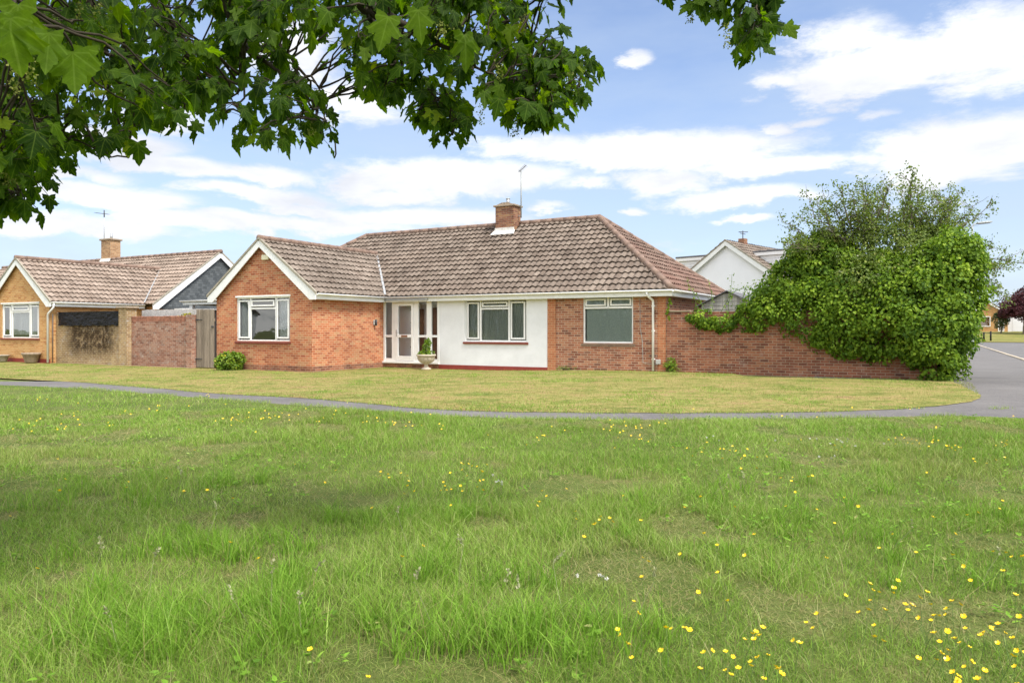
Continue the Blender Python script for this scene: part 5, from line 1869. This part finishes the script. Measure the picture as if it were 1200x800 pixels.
for i, L_ in enumerate(limbs):
    pp = [P3(*q) - S0 for q in L_]
    if i not in (4, 10):
        a = TOP - S0
        mid = (a + pp[0]) / 2 + np.array([0, -.2, .6])
        pp = [a, mid] + pp
    # densify with a smooth interpolation and a little wander
    P_ = np.array(pp)
    t = np.arange(len(P_))
    tt = np.linspace(0, len(P_) - 1, len(P_) * 5)
    Q = np.stack([np.interp(tt, t, P_[:, k]) for k in range(3)], 1)
    for _ in range(2): Q[1:-1] = (Q[:-2] + 2 * Q[1:-1] + Q[2:]) / 4
    Q[2:-1] += rs.normal(0, .012, Q[2:-1].shape)
    r0 = .05 if i not in (4, 10) else .016
    if i == 3: r0 = .055
    rad = np.linspace(r0, .005, len(Q)) ** 1.0
    rad = np.maximum(.0045, r0 * (1 - np.linspace(0, 1, len(Q))) ** 1.4)
    mb.tube(Q, rad, 8)
    lp_all.append(Q[8:] if i not in (4, 10) else Q)
mb.build('branches', M['twig'], sy)
LP = np.concatenate(lp_all) + S0

# where the foliage hangs: outlines seen from the photograph's side, filled in depth
REG = [
    ([(-60, -40), (270, -40), (265, 40), (262, 100), (240, 128), (205, 120), (160, 140), (120, 175), (70, 190), (30, 225), (-60, 240)], (2.7, 4.8), 150),
    ([(-60, -30), (180, -30), (190, 60), (150, 110), (80, 150), (-60, 190)], (3.0, 5.0), 75),
    ([(-60, 150), (60, 165), (75, 185), (25, 235), (-60, 245)], (3.0, 3.9), 26),
    ([(140, 120), (190, 105), (215, 90), (200, 125), (170, 140)], (3.3, 4.2), 10),
    ([(240, -40), (300, -40), (318, 20), (345, 75), (385, 100), (398, 130), (392, 155), (350, 165), (320, 160), (280, 148), (255, 120)], (3.2, 4.6), 58),
    ([(270, -40), (470, -40), (470, 10), (440, 36), (400, 30), (370, 22), (340, 20), (300, 10)], (3.2, 4.8), 46),
    ([(402, 40), (440, 30), (490, 30), (500, 80), (480, 110), (450, 108), (430, 100), (410, 70)], (3.4, 4.4), 32),
    ([(470, -40), (610, -40), (640, 20), (668, 60), (660, 110), (630, 128), (590, 120), (560, 100), (520, 70), (490, 40)], (3.3, 4.6), 82),
    ([(480, 100), (520, 95), (545, 120), (548, 152), (520, 152), (495, 130)], (3.5, 4.2), 20),
    ([(640, 50), (690, 62), (696, 75), (690, 105), (655, 120)], (3.6, 4.2), 16),
    ([(580, 120), (650, 115), (660, 135), (610, 138)], (3.6, 4.1), 9),
    ([(755, -60), (915, -60), (908, 15), (890, 52), (868, 48), (850, 22), (800, 8), (765, -5)], (3.7, 4.2), 40),
    ([(640, -60), (690, -50), (660, -20), (625, 0)], (3.8, 4.2), 8),
]


def inside(poly, x, y):
    c = False
    n = len(poly)
    for i in range(n):
        x1, y1 = poly[i]
        x2, y2 = poly[(i + 1) % n]
        if (y1 > y) != (y2 > y) and x < (x2 - x1) * (y - y1) / (y2 - y1) + x1: c = not c
    return c


nodes = []
for poly, (d0, d1), n in REG:
    xs_, ys_ = [q[0] for q in poly], [q[1] for q in poly]
    k = 0
    while k < n:
        x, y = rs.uniform(min(xs_), max(xs_)), rs.uniform(min(ys_), max(ys_))
        if inside(poly, x, y):
            nodes.append(P3(x, y, rs.uniform(d0, d1)))
            k += 1
vis = len(nodes)
# the rest of the crown overhead and behind, out of the picture
while len(nodes) < vis + 140:
    q = np.array([rs.uniform(-7.5, 1.2), rs.uniform(-2.5, 6.0), rs.uniform(3.2, 6.5)])
    if (q[0] + 3.2) ** 2 / 20 + (q[1] - 1.5) ** 2 / 18 + (q[2] - 4.4) ** 2 / 5 > 1: continue
    if q[1] > .3:
        px, py = CX + F * q[0] / q[1], HY - F * (q[2] - HC) / q[1]
        if py > -90 and px > -90: continue
    nodes.append(q)
nodes = np.array(nodes)
tw = MB()
pos, tip, nor, siz, tone = [], [], [], [], []
cat_p = []
for i, q in enumerate(nodes):
    if i < vis:
        dd = np.linalg.norm(LP - q, axis=1)
        cand = np.argsort(dd)[:6]
        b = LP[cand[rs.integers(0, 4)]]
        if dd.min() > 1.1: b = q + np.array([rs.normal(0, .1), rs.normal(0, .1), .5])
        s2, r2_ = wander(b - S0, q - S0, .007, .0028, 7, .10, .05, seed=i)
        tw.tube(s2, r2_, 5, cap=False)
        tdir = (q - b) / (np.linalg.norm(q - b) + 1e-6)
    else:
        tdir = unit(1, rs)[0]
    nl = rs.integers(5, 10) if i < vis else rs.integers(4, 7)
    tn = rs.normal(0, .10)
    for k in range(nl):
        a = rs.uniform(0, 2 * math.pi)
        side = np.array([math.cos(a), math.sin(a), rs.uniform(-.5, .5)]) + tdir * .5
        side /= np.linalg.norm(side)
        pet = rs.uniform(.03, .10)
        base = q + side * pet + np.array([0, 0, -.02]) + tdir * rs.uniform(-.14, .02)
        if i < vis:
            tw.tube([q - S0 + tdir * rs.uniform(-.1, 0), base - S0], [.0014, .0012], 4, cap=False)
        pos.append(base)
        tip.append(side * .55 + np.array([0, 0, -.9]) + rs.normal(0, .25, 3))
        nor.append(side * .55 + np.array([0, -.35, .55]) + rs.normal(0, .35, 3))
        siz.append(rs.uniform(.042, .092))
        tone.append(np.clip(rs.normal(.42, .22) + tn, 0, 1))
    if i < vis and rs.random() < .13:
        cat_p.append(q + rs.normal(0, .04, 3))
# the three big leaves close to the lens, top left
for (px, py, d_, s_) in ((85, 62, 2.35, .125), (10, 20, 2.2, .14), (58, 40, 2.3, .12), (20, 5, 2.3, .13), (100, 58, 2.4, .11), (455, 20, 3.0, .13), (490, 12, 3.1, .13), (545, 40, 3.2, .13)):
    pos.append(P3(px, py, d_))
    tip.append(np.array([rs.normal(0, .25), -.1, -1.0]))
    nor.append(np.array([rs.normal(.2, .2), -1.0, .5]))
    siz.append(s_)
    tone.append(.85)
pos, tip, nor, siz, tone = map(np.array, (pos, tip, nor, siz, tone))
# every leaf its own curl and width
v, f = place_leaves(pos - S0, tip, nor, siz, SYC, FSYC)
tn_ = tip / np.linalg.norm(tip, axis=1, keepdims=True)
nn_ = nor - (nor * tn_).sum(1, keepdims=True) * tn_
nn_ /= np.linalg.norm(nn_, axis=1, keepdims=True)
ss_ = np.cross(tn_, nn_)
cf_ = rs.uniform(-.8, 2.4, len(pos)) - 1
tw_ = rs.normal(0, .5, len(pos))
wf_ = rs.uniform(.78, 1.04, len(pos)) - 1
add = siz[:, None, None] * (nn_[:, None, :] * (SYC[None, :, 2, None] * cf_[:, None, None] + SYC[None, :, 0, None] * SYC[None, :, 1, None] * tw_[:, None, None]) + ss_[:, None, :] * SYC[None, :, 0, None] * wf_[:, None, None])
v = (v.reshape(len(pos), -1, 3) + add).reshape(-1, 3)
raw('leaves', v, [f], M['sycamore_leaf'], sy, {'rnd': np.repeat(tone, nO)}, smooth=True, pattr={'luv': np.tile(SYC, (len(pos), 1))})
tw.build('twigs', M['twig'], sy)
# hanging flower tassels
cv, cf, o_ = [], [], 0
cl = [P3(18, 70, 2.5), P3(36, 66, 2.45), P3(518, 22, 3.2), P3(196, 90, 3.5), P3(584, 70, 3.5), P3(605, 138, 3.7)] + cat_p
for q in cl:
    L_ = rs.uniform(.07, .13)
    k = 60
    t = rs.uniform(0, 1, k)
    pp = q + np.stack([rs.normal(0, .011, k), rs.normal(0, .011, k), -t * L_], 1)
    vv, ff = place_leaves(pp, rs.normal(0, 1, (k, 3)) + np.array([0, 0, -.6]), rs.normal(0, 1, (k, 3)), rs.uniform(.008, .016, k), BLADE4, F4)
    cv.append(vv)
    cf.append(ff + o_)
    o_ += len(vv)
cv = np.concatenate(cv) - S0
raw('flower_tassels', cv, [np.concatenate(cf)], M['catkin'], sy, {'rnd': rs.uniform(0, 1, sum(len(q) for q in cf))})

# ------------------------------------------------------------------ grass
rs = np.random.default_rng(21)


def edge_lo(x): return interp(MEAD_E, x)


def edge_hi(x): return interp(LAWN_E, np.minimum(x, 6.3))


def fbm(x, y, s, seed): return .6 * vnoise(x, y, s, seed) + .3 * vnoise(x, y, s / 2.3, seed + 1) + .1 * vnoise(x, y, s / 5, seed + 2)


def blades(name, x, y, h, wd, lean, rnd, dry, label, cat, seg=3, stemtop=None):
    n = len(x)
    z = zt(x, y)
    a = rs.uniform(0, 2 * np.pi, n)
    la = rs.uniform(0, 2 * np.pi, n)
    dxn, dyn = np.cos(a), np.sin(a)
    lx_, ly_ = np.cos(la) * lean * h, np.sin(la) * lean * h
    ts = np.linspace(0, 1, seg + 1)
    V_ = []
    for i, t in enumerate(ts):
        wdt = wd * (1 - t) ** .8 * .5
        cx_ = x + lx_ * t ** 2
        cy_ = y + ly_ * t ** 2
        cz_ = z - .01 + h * (t - .25 * np.minimum(lean, 1.2) * t ** 2)
        if i < seg:
            V_ += [np.stack([cx_ - dxn * wdt, cy_ - dyn * wdt, cz_], 1), np.stack([cx_ + dxn * wdt, cy_ + dyn * wdt, cz_], 1)]
        else:
            V_.append(np.stack([cx_, cy_, cz_], 1))
    k = 2 * seg + 1
    V_ = np.stack(V_, 1).reshape(-1, 3)
    b = (np.arange(n) * k)[:, None]
    quads = np.concatenate([b + np.array([2 * i, 2 * i + 1, 2 * i + 3, 2 * i + 2]) for i in range(seg - 1)]) if seg > 1 else np.zeros((0, 4), int)
    tri = b + np.array([2 * seg - 2, 2 * seg - 1, 2 * seg])
    fr = [quads, tri] if seg > 1 else [tri]
    R_ = np.concatenate([np.tile(rnd, seg - 1), rnd])
    D_ = np.concatenate([np.tile(dry, seg - 1), dry])
    o = raw(name, V_, fr, M['blade'], None, {'rnd': R_, 'dry': D_})
    return tag(o, label, cat, kind='stuff')


# long meadow grass between the lens and the path
def sample_meadow(n, d0, d1, pw):
    d = (rs.uniform(0, 1, n) * (d1 ** pw - d0 ** pw) + d0 ** pw) ** (1 / pw)
    x = rs.uniform(-.80, .80, n) * (d + .5)
    ok = d < edge_lo(x) + rs.normal(0, .05, n)
    return x[ok], d[ok]


X_, Y_ = [], []
for (n, d0, d1, pw) in ((125000, 2.1, 5.2, 1.2), (190000, 4.6, 11.5, 1.5), (50000, 10.0, 19, 1.8)):
    a, b = sample_meadow(n, d0, d1, pw)
    X_.append(a)
    Y_.append(b)
x, y = np.concatenate(X_), np.concatenate(Y_)
thin = fbm(x, y * .8, .42, 31)
patch = fbm(x, y * .7, 2.2, 41)
bare = np.clip((thin - .575) / .06, 0, 1) * np.clip((patch - .38) / .15, 0, 1)
keep = rs.uniform(0, 1, len(x)) > bare * .15
x, y, thin, patch, bare = x[keep], y[keep], thin[keep], patch[keep], bare[keep]
tall = np.clip((fbm(x, y, 1.3, 51) - .46) / .16, 0, 1)
dist = np.hypot(x, y)
h = (rs.uniform(.04, .09, len(x)) + tall * rs.uniform(.02, .09, len(x))) * (1 - .6 * bare)
nearp = np.clip((edge_lo(x) - y) / .5, 0, 1)
h *= .45 + .55 * nearp
wd = np.clip(.0026 + .00045 * (dist - 2.5), .0024, .008) * rs.uniform(.7, 1.35, len(x))
dry = np.clip(rs.normal(.08, .14, len(x)) + bare * .85 + np.clip((patch - .55) / .2, 0, 1) * .3, 0, 1)
dry = np.where(rs.uniform(0, 1, len(x)) < .15, rs.uniform(.5, 1, len(x)), dry)
rnd = np.clip(rs.normal(.42, .25, len(x)) + (.5 - fbm(x, y, 1.7, 61)) * .7 + .12 * sst(4, 11, y), 0, 1)
lean = np.abs(rs.normal(.75, .45, len(x)))
h *= .85
h = np.where(bare > .5, rs.uniform(.015, .05, len(h)), h)
lean = np.where(bare > .5, lean + .6, lean)
blades('meadow_grass', x, y, h, wd, lean, rnd, dry, 'long green meadow grass with dry patches in front of the path', 'grass')
# flattened thatch between the blades
a, b = sample_meadow(90000, 2.1, 8.0, 1.3)
blades('meadow_thatch', a, b, rs.uniform(.012, .04, len(a)), rs.uniform(.003, .006, len(a)), np.abs(rs.normal(1.5, .6, len(a))), np.clip(rs.normal(.45, .25, len(a)), 0, 1), np.clip(rs.normal(.5, .35, len(a)), 0, 1), 'flattened straw and short blades at the foot of the meadow grass', 'grass', seg=2)
# rank tussocks near the lens
tx, ty = [], []
for (px, py, n, sp_) in [(150, 790, 16, .35), (240, 770, 16, .35), (330, 760, 14, .3), (60, 770, 9, .35), (290, 660, 10, .3), (180, 655, 8, .25), (440, 620, 8, .3), (590, 690, 9, .3), (640, 770, 12, .3), (560, 780, 8, .3), (700, 785, 8, .25), (260, 575, 6, .4), (900, 640, 7, .4), (830, 600, 6, .4), (950, 580, 6, .5), (1020, 690, 5, .3), (350, 690, 6, .3), (100, 600, 6, .4), (1150, 620, 6, .4)]:
    gx_, gy_, _ = G(px, min(py, 790))
    tx.append(gx_ + rs.normal(0, sp_, n))
    ty.append(gy_ + np.abs(rs.normal(0, sp_, n)) * .8)
tx, ty = np.concatenate(tx), np.concatenate(ty)
kk = 55
idx = np.repeat(np.arange(len(tx)), kk)
x = tx[idx] + rs.normal(0, .045, len(idx))
y = ty[idx] + rs.normal(0, .045, len(idx))
h = rs.uniform(.10, .24, len(idx))
blades('grass_tussocks', x, y, h, rs.uniform(.003, .0065, len(idx)), np.abs(rs.normal(.6, .35, len(idx))), np.clip(rs.normal(.42, .2, len(idx)), 0, 1), np.where(rs.uniform(0, 1, len(idx)) < .07, .8, 0), 'taller tussocks of lush grass nearest the viewer', 'grass', seg=4)
# broad-leaved weeds lying in the turf, and dead stalks
a, b = sample_meadow(1500, 2.2, 10.5, 1.5)
k_ = (vnoise(a, b, .9, 14) > .45)
a, b = a[k_], b[k_]
idx = np.repeat(np.arange(len(a)), 7)
ang = rs.uniform(0, 2 * np.pi, len(idx))
pp = np.stack([a[idx] + np.cos(ang) * .012, b[idx] + np.sin(ang) * .012, zt(a[idx], b[idx]) + rs.uniform(.015, .06, len(idx))], 1)
tp = np.stack([np.cos(ang), np.sin(ang), rs.uniform(-.1, .7, len(idx))], 1)
v, f = place_leaves(pp, tp, np.stack([rs.normal(0, .25, len(idx)), rs.normal(0, .25, len(idx)), np.ones(len(idx))], 1), rs.uniform(.016, .04, len(idx)), LEAF6 * (.62, 1, 1), F6)
o = raw('meadow_weeds', v, [f], M['blade'], None, {'rnd': np.repeat(np.clip(rs.normal(.35, .2, len(idx)), 0, 1), 4), 'dry': np.repeat(np.where(rs.uniform(0, 1, len(idx)) < .06, .7, 0), 4)})
tag(o, 'broad leaved weeds lying low in the meadow grass', 'weeds', kind='stuff')
a, b = sample_meadow(1600, 2.2, 10.5, 1.4)
blades('dead_stalks', a, b, rs.uniform(.10, .24, len(a)), rs.uniform(.002, .004, len(a)), np.abs(rs.normal(.7, .5, len(a))), rs.uniform(.4, 1, len(a)), np.ones(len(a)), 'thin dead straw stalks leaning in the meadow grass', 'grass', seg=3)
# pale seed heads among the tussocks
n = 22
k_ = rs.integers(0, len(tx), n)
mb_v, mb_f, o_ = [], [], 0
sx_, sy_ = tx[k_] + rs.normal(0, .12, n), ty[k_] + rs.normal(0, .12, n)
stem = MB()
hp, ht = [], []
for a, b in zip(sx_, sy_):
    hh = rs.uniform(.16, .27)
    top = np.array([a + rs.normal(0, .06), b + rs.normal(0, .06), hh])
    stem.tube([(a, b, 0), ((a + top[0]) / 2 - .005, (b + top[1]) / 2, hh * .55), top], [.0014, .0012, .001], 4, cap=False)
    ax_ = np.array([rs.normal(0, .4), rs.normal(0, .3), 1.0])
    for q in range(16):
        hp.append(top + ax_ * rs.uniform(0, .05) + rs.normal(0, .003, 3))
        ht.append(ax_ + rs.normal(0, .5, 3))
hp, ht = np.array(hp), np.array(ht)
v, f = place_leaves(hp, ht, rs.normal(0, 1, hp.shape), rs.uniform(.010, .018, len(hp)), BLADE4, F4)
sv = np.array(stem.v)
sf = np.array([q for q in stem.f])
o = raw('grass_seed_heads', np.concatenate([sv, v]), [sf, f + len(sv)], leaf_mat('seed_head', [(0, (.22, .24, .11)), (1, (.38, .37, .22))], .2, .7), None, {'rnd': rs.uniform(0, 1, len(sf) + len(f))})
tag(o, 'pale grass seed heads standing above the near tussocks', 'grass', kind='stuff')

# mown turf beyond the path
n = 300000
d = (rs.uniform(0, 1, n) * (30 ** 1.2 - 10.8 ** 1.2) + 10.8 ** 1.2) ** (1 / 1.2)
x = rs.uniform(-.75, .70, n) * d
lx_, ly_ = w2l(x, d)
hi = edge_hi(x)
front = np.where(lx_ < -24.7, -4.4, np.where(lx_ < WX1, -4.0, 0.0))
ok = (d > hi + .02) & (ly_ < front - .06) & ((x < 6.3) | ((d < 19.6) & (ly_ < -.2)))
right = np.array([np.interp(q, [11.9, 13.05, 14.2, 16, 17.6, 18.4], [6.3, 8.1, 8.95, 10.0, 10.9, 11.0]) for q in d])
ok &= (x < 6.3) | (x < right)
x, d = x[ok], d[ok]
pt_ = fbm(x, d * .6, 1.6, 71)
green = np.clip((fbm(x, d * .7, .9, 81) - .55) / .12, 0, 1)
h = rs.uniform(.018, .05, len(x)) * (1 + .5 * green)
# a shaggy edge where the turf meets path and walls
edge = np.exp(-((d - edge_hi(x)) / .12) ** 2)
h *= 1 + 1.0 * edge
dry = np.clip(.62 + rs.normal(0, .2, len(x)) - green * .5 + (pt_ - .5) * .6, 0, 1)
blades('lawn_grass', x, d, h, rs.uniform(.007, .013, len(x)), np.abs(rs.normal(.8, .5, len(x))), np.clip(rs.normal(.35, .3, len(x)) + (fbm(x, d, .45, 91) - .5) * 1.2, 0, 1), dry, 'short yellowing mown grass in front of the bungalow', 'grass', seg=1)
# weeds creeping over the path edges
n = 8200
x = rs.uniform(-12, 8, n)
s_ = rs.uniform(0, 1, n) < .6
y = np.where(s_, edge_lo(x) + rs.normal(.04, .08, n), edge_hi(x) + rs.normal(-.03, .07, n))
ok = (vnoise(x, 0, .4, 4) > .3)
x, y = x[ok], y[ok]
blades('edge_grass', x, y, rs.uniform(.03, .10, len(x)), rs.uniform(.004, .009, len(x)), np.abs(rs.normal(.8, .4, len(x))), rs.uniform(.2, .9, len(x)), rs.uniform(0, .6, len(x)), 'ragged grass along both edges of the path', 'grass', seg=2)

# ------------------------------------------------------------------ buttercups and clover: every flower its own object
def flower_mesh(kind, seed, lod):
    r_ = random.Random(seed)
    mb = MB()
    H = .165 if kind == 'y' else .10
    bx, by = r_.uniform(-.03, .03), r_.uniform(-.03, .03)
    mb.tube([(0, 0, 0), (bx * .3, by * .3, H * .55), (bx, by, H)], [.0016, .0013, .001], 4, cap=False)
    tilt = Vector((r_.uniform(-.4, .4), r_.uniform(-.7, .1), 1)).normalized()
    a0 = tilt.orthogonal().normalized()
    b0 = tilt.cross(a0)
    c0 = Vector((bx, by, H))
    pb = MB()
    if kind == 'y':
        for k in range(5):
            q = 2 * math.pi * k / 5 + r_.uniform(-.1, .1)
            e = a0 * math.cos(q) + b0 * math.sin(q)
            s = tilt.cross(e)
            L_ = .0135
            pts = [c0, c0 + e * L_ * .55 + s * .0065 + tilt * .003, c0 + e * L_ + s * .0045 + tilt * .008, c0 + e * L_ - s * .0045 + tilt * .008, c0 + e * L_ * .55 - s * .0065 + tilt * .003]
            pb.add(pts, [(0, 1, 2, 3, 4)])
        pb.tube([c0, c0 + tilt * .006], [.0035, .0025], 6)
    else:
        for k in range(26):
            e = Vector((r_.gauss(0, 1), r_.gauss(0, 1), r_.gauss(.3, 1))).normalized()
            s = e.orthogonal().normalized()
            pb.add([c0 + e * .003, c0 + e * .010 + s * .003, c0 + e * .013, c0 + e * .010 - s * .003], [(0, 1, 2, 3)])
    nst = len(mb.f)
    off = len(mb.v)
    me = bpy.data.meshes.new('buttercup' if kind == 'y' else 'clover')
    me.from_pydata(mb.v + pb.v, [], mb.f + [tuple(i + off for i in f) for f in pb.f])
    me.materials.append(M['stem_green'])
    me.materials.append(M['petal'] if kind == 'y' else M['white_petal'])
    me.polygons.foreach_set('material_index', [0] * nst + [1] * len(pb.f))
    me.update()
    return me


BM = [flower_mesh('y', k, 0) for k in range(7)]
CM = [flower_mesh('w', k, 0) for k in range(4)]
r_ = random.Random(4)
YC = [  # px, py, spread x, spread y, how many, label
    ([(870, 752, 32, 22, 17), (905, 780, 12, 12, 5), (765, 728, 25, 8, 6), (790, 745, 15, 10, 3)], 'yellow buttercup in the close cluster at the bottom of the meadow, right of centre'),
    ([(1095, 725, 40, 18, 12), (1150, 770, 35, 20, 18), (1185, 740, 12, 20, 5), (1035, 700, 22, 12, 9), (945, 725, 20, 12, 5), (1110, 790, 14, 8, 3)], 'yellow buttercup in the bottom right corner of the meadow'),
    ([(700, 610, 50, 14, 7), (655, 578, 12, 4, 3), (630, 594, 4, 3, 2), (700, 604, 7, 5, 5), (815, 590, 20, 14, 4), (910, 588, 20, 10, 4), (1005, 580, 6, 6, 3), (1145, 590, 18, 8, 4), (1190, 655, 6, 8, 2), (1040, 690, 10, 6, 3), (940, 565, 8, 5, 2)], 'yellow buttercup thinly scattered in the middle of the meadow'),
    ([(540, 572, 22, 9, 15), (455, 556, 16, 4, 7), (485, 568, 10, 6, 5), (545, 545, 12, 4, 9), (566, 550, 5, 4, 3)], 'yellow buttercup in the loose drift in the middle of the meadow'),
    ([(150, 566, 5, 3, 2), (207, 568, 16, 6, 6), (9, 607, 7, 2, 2), (48, 668, 1, 1, 1), (270, 576, 3, 2, 1), (395, 790, 20, 20, 3)], 'yellow buttercup standing alone in the left of the meadow'),
    ([(40, 465, 9, 3, 6), (28, 495, 12, 4, 7), (60, 498, 12, 4, 5), (84, 500, 8, 3, 3), (150, 482, 9, 3, 6), (183, 477, 5, 2, 5), (95, 480, 12, 4, 4), (135, 494, 10, 4, 3)], 'small yellow buttercup in the far left of the meadow'),
    ([(275, 490, 16, 4, 16), (312, 488, 10, 4, 13), (338, 488, 7, 3, 6), (376, 487, 15, 5, 8), (240, 463, 4, 2, 3)], 'small yellow buttercup in the drift by the path, left of centre'),
    ([(440, 491, 12, 5, 9), (465, 493, 14, 4, 9), (520, 498, 4, 2, 4), (640, 512, 8, 4, 6), (720, 500, 18, 5, 8), (738, 508, 14, 5, 5)], 'small yellow buttercup in the drift by the path, centre'),
    ([(745, 495, 20, 4, 8), (750, 512, 14, 5, 7), (830, 525, 20, 7, 9), (858, 532, 8, 6, 8), (886, 541, 10, 5, 6), (940, 556, 5, 3, 2), (985, 520, 4, 3, 4)], 'small yellow buttercup beyond the middle of the meadow, right of centre'),
    ([(1055, 514, 10, 3, 10), (1085, 520, 16, 3, 15), (1117, 523, 8, 3, 9), (1150, 540, 12, 4, 5), (1178, 522, 4, 3, 6), (1098, 500, 7, 3, 4)], 'small yellow buttercup in the golden drift at the right of the meadow'),
]
# thin general scatter over the meadow
SC = []
for _ in range(60):
    SC.append((r_.uniform(20, 1190), 470 + 190 * r_.random() ** 1.5, 'yellow buttercup thinly scattered in the middle of the meadow'))
for _ in range(46):
    SC.append((r_.uniform(740, 1195), r_.uniform(640, 792), 'yellow buttercup in the bottom right corner of the meadow'))
FL = []
for cl, lab in YC:
    for (px, py, sx_, sy_, n) in cl:
        for _ in range(int(n * .85 + .5)):
            FL.append((r_.gauss(px, sx_ * .9), min(795, r_.gauss(py, sy_ * .8)), lab))
FL += SC
FL.sort(key=lambda q: -q[1])
tot = 0
rest = MB()
for k, (a, b, lab) in enumerate(FL):
    gx_, gy_, gz_ = G(a, max(b, 452), .15)
    if gy_ > float(edge_lo(gx_)) - .08: gy_ = float(edge_lo(gx_)) - .08 - r_.random() * .2
    s_ = r_.uniform(.62, .95) * (.9 if gy_ < 7 else .85)
    z_ = float(zt(gx_, gy_)) + r_.uniform(-.03, .03) + (1 - s_) * .10
    if k < 300:
        o = bpy.data.objects.new('buttercup', BM[tot % 7])
        col.objects.link(o)
        o.location = (gx_, gy_, z_)
        o.rotation_euler = (r_.gauss(0, .18), r_.gauss(0, .18), r_.uniform(0, 6.28))
        o.scale = (s_,) * 3
        tag(o, lab, 'buttercup', 'buttercups in the meadow')
        tot += 1
    else:
        me = BM[k % 7]
        for pl in me.polygons:
            if pl.material_index == 1:
                rest.add([Vector((gx_, gy_, z_)) + me.vertices[q].co * s_ for q in pl.vertices], [tuple(range(len(pl.vertices)))])
tag(rest.build('buttercup_drift', M['petal']), 'tiny far buttercups in drifts along the path', 'buttercups', kind='stuff')
for (px, py, sx_, sy_, n, lab) in [(1000, 514, 22, 3, 8, 'white clover head in the pale drift beyond the right half of the meadow'), (950, 515, 16, 3, 4, 'white clover head in the pale drift beyond the right half of the meadow'), (975, 533, 12, 2, 3, 'white clover head in the pale drift beyond the right half of the meadow'), (580, 560, 7, 3, 5, 'white clover head beside the buttercups in the middle of the meadow'), (710, 668, 12, 6, 4, 'white clover head in the bare patch right of centre'), (840, 512, 14, 3, 3, 'white clover head in the pale drift beyond the right half of the meadow')]:
    for _ in range(n):
        gx_, gy_, gz_ = G(r_.gauss(px, sx_), r_.gauss(py, sy_), .11)
        o = bpy.data.objects.new('clover_flower', CM[tot % 4])
        col.objects.link(o)
        o.location = (gx_, gy_, float(zt(gx_, gy_)))
        o.rotation_euler = (0, 0, r_.uniform(0, 6))
        o.scale = (.85,) * 3
        tag(o, lab, 'clover', 'white clover heads in the meadow')
        tot += 1
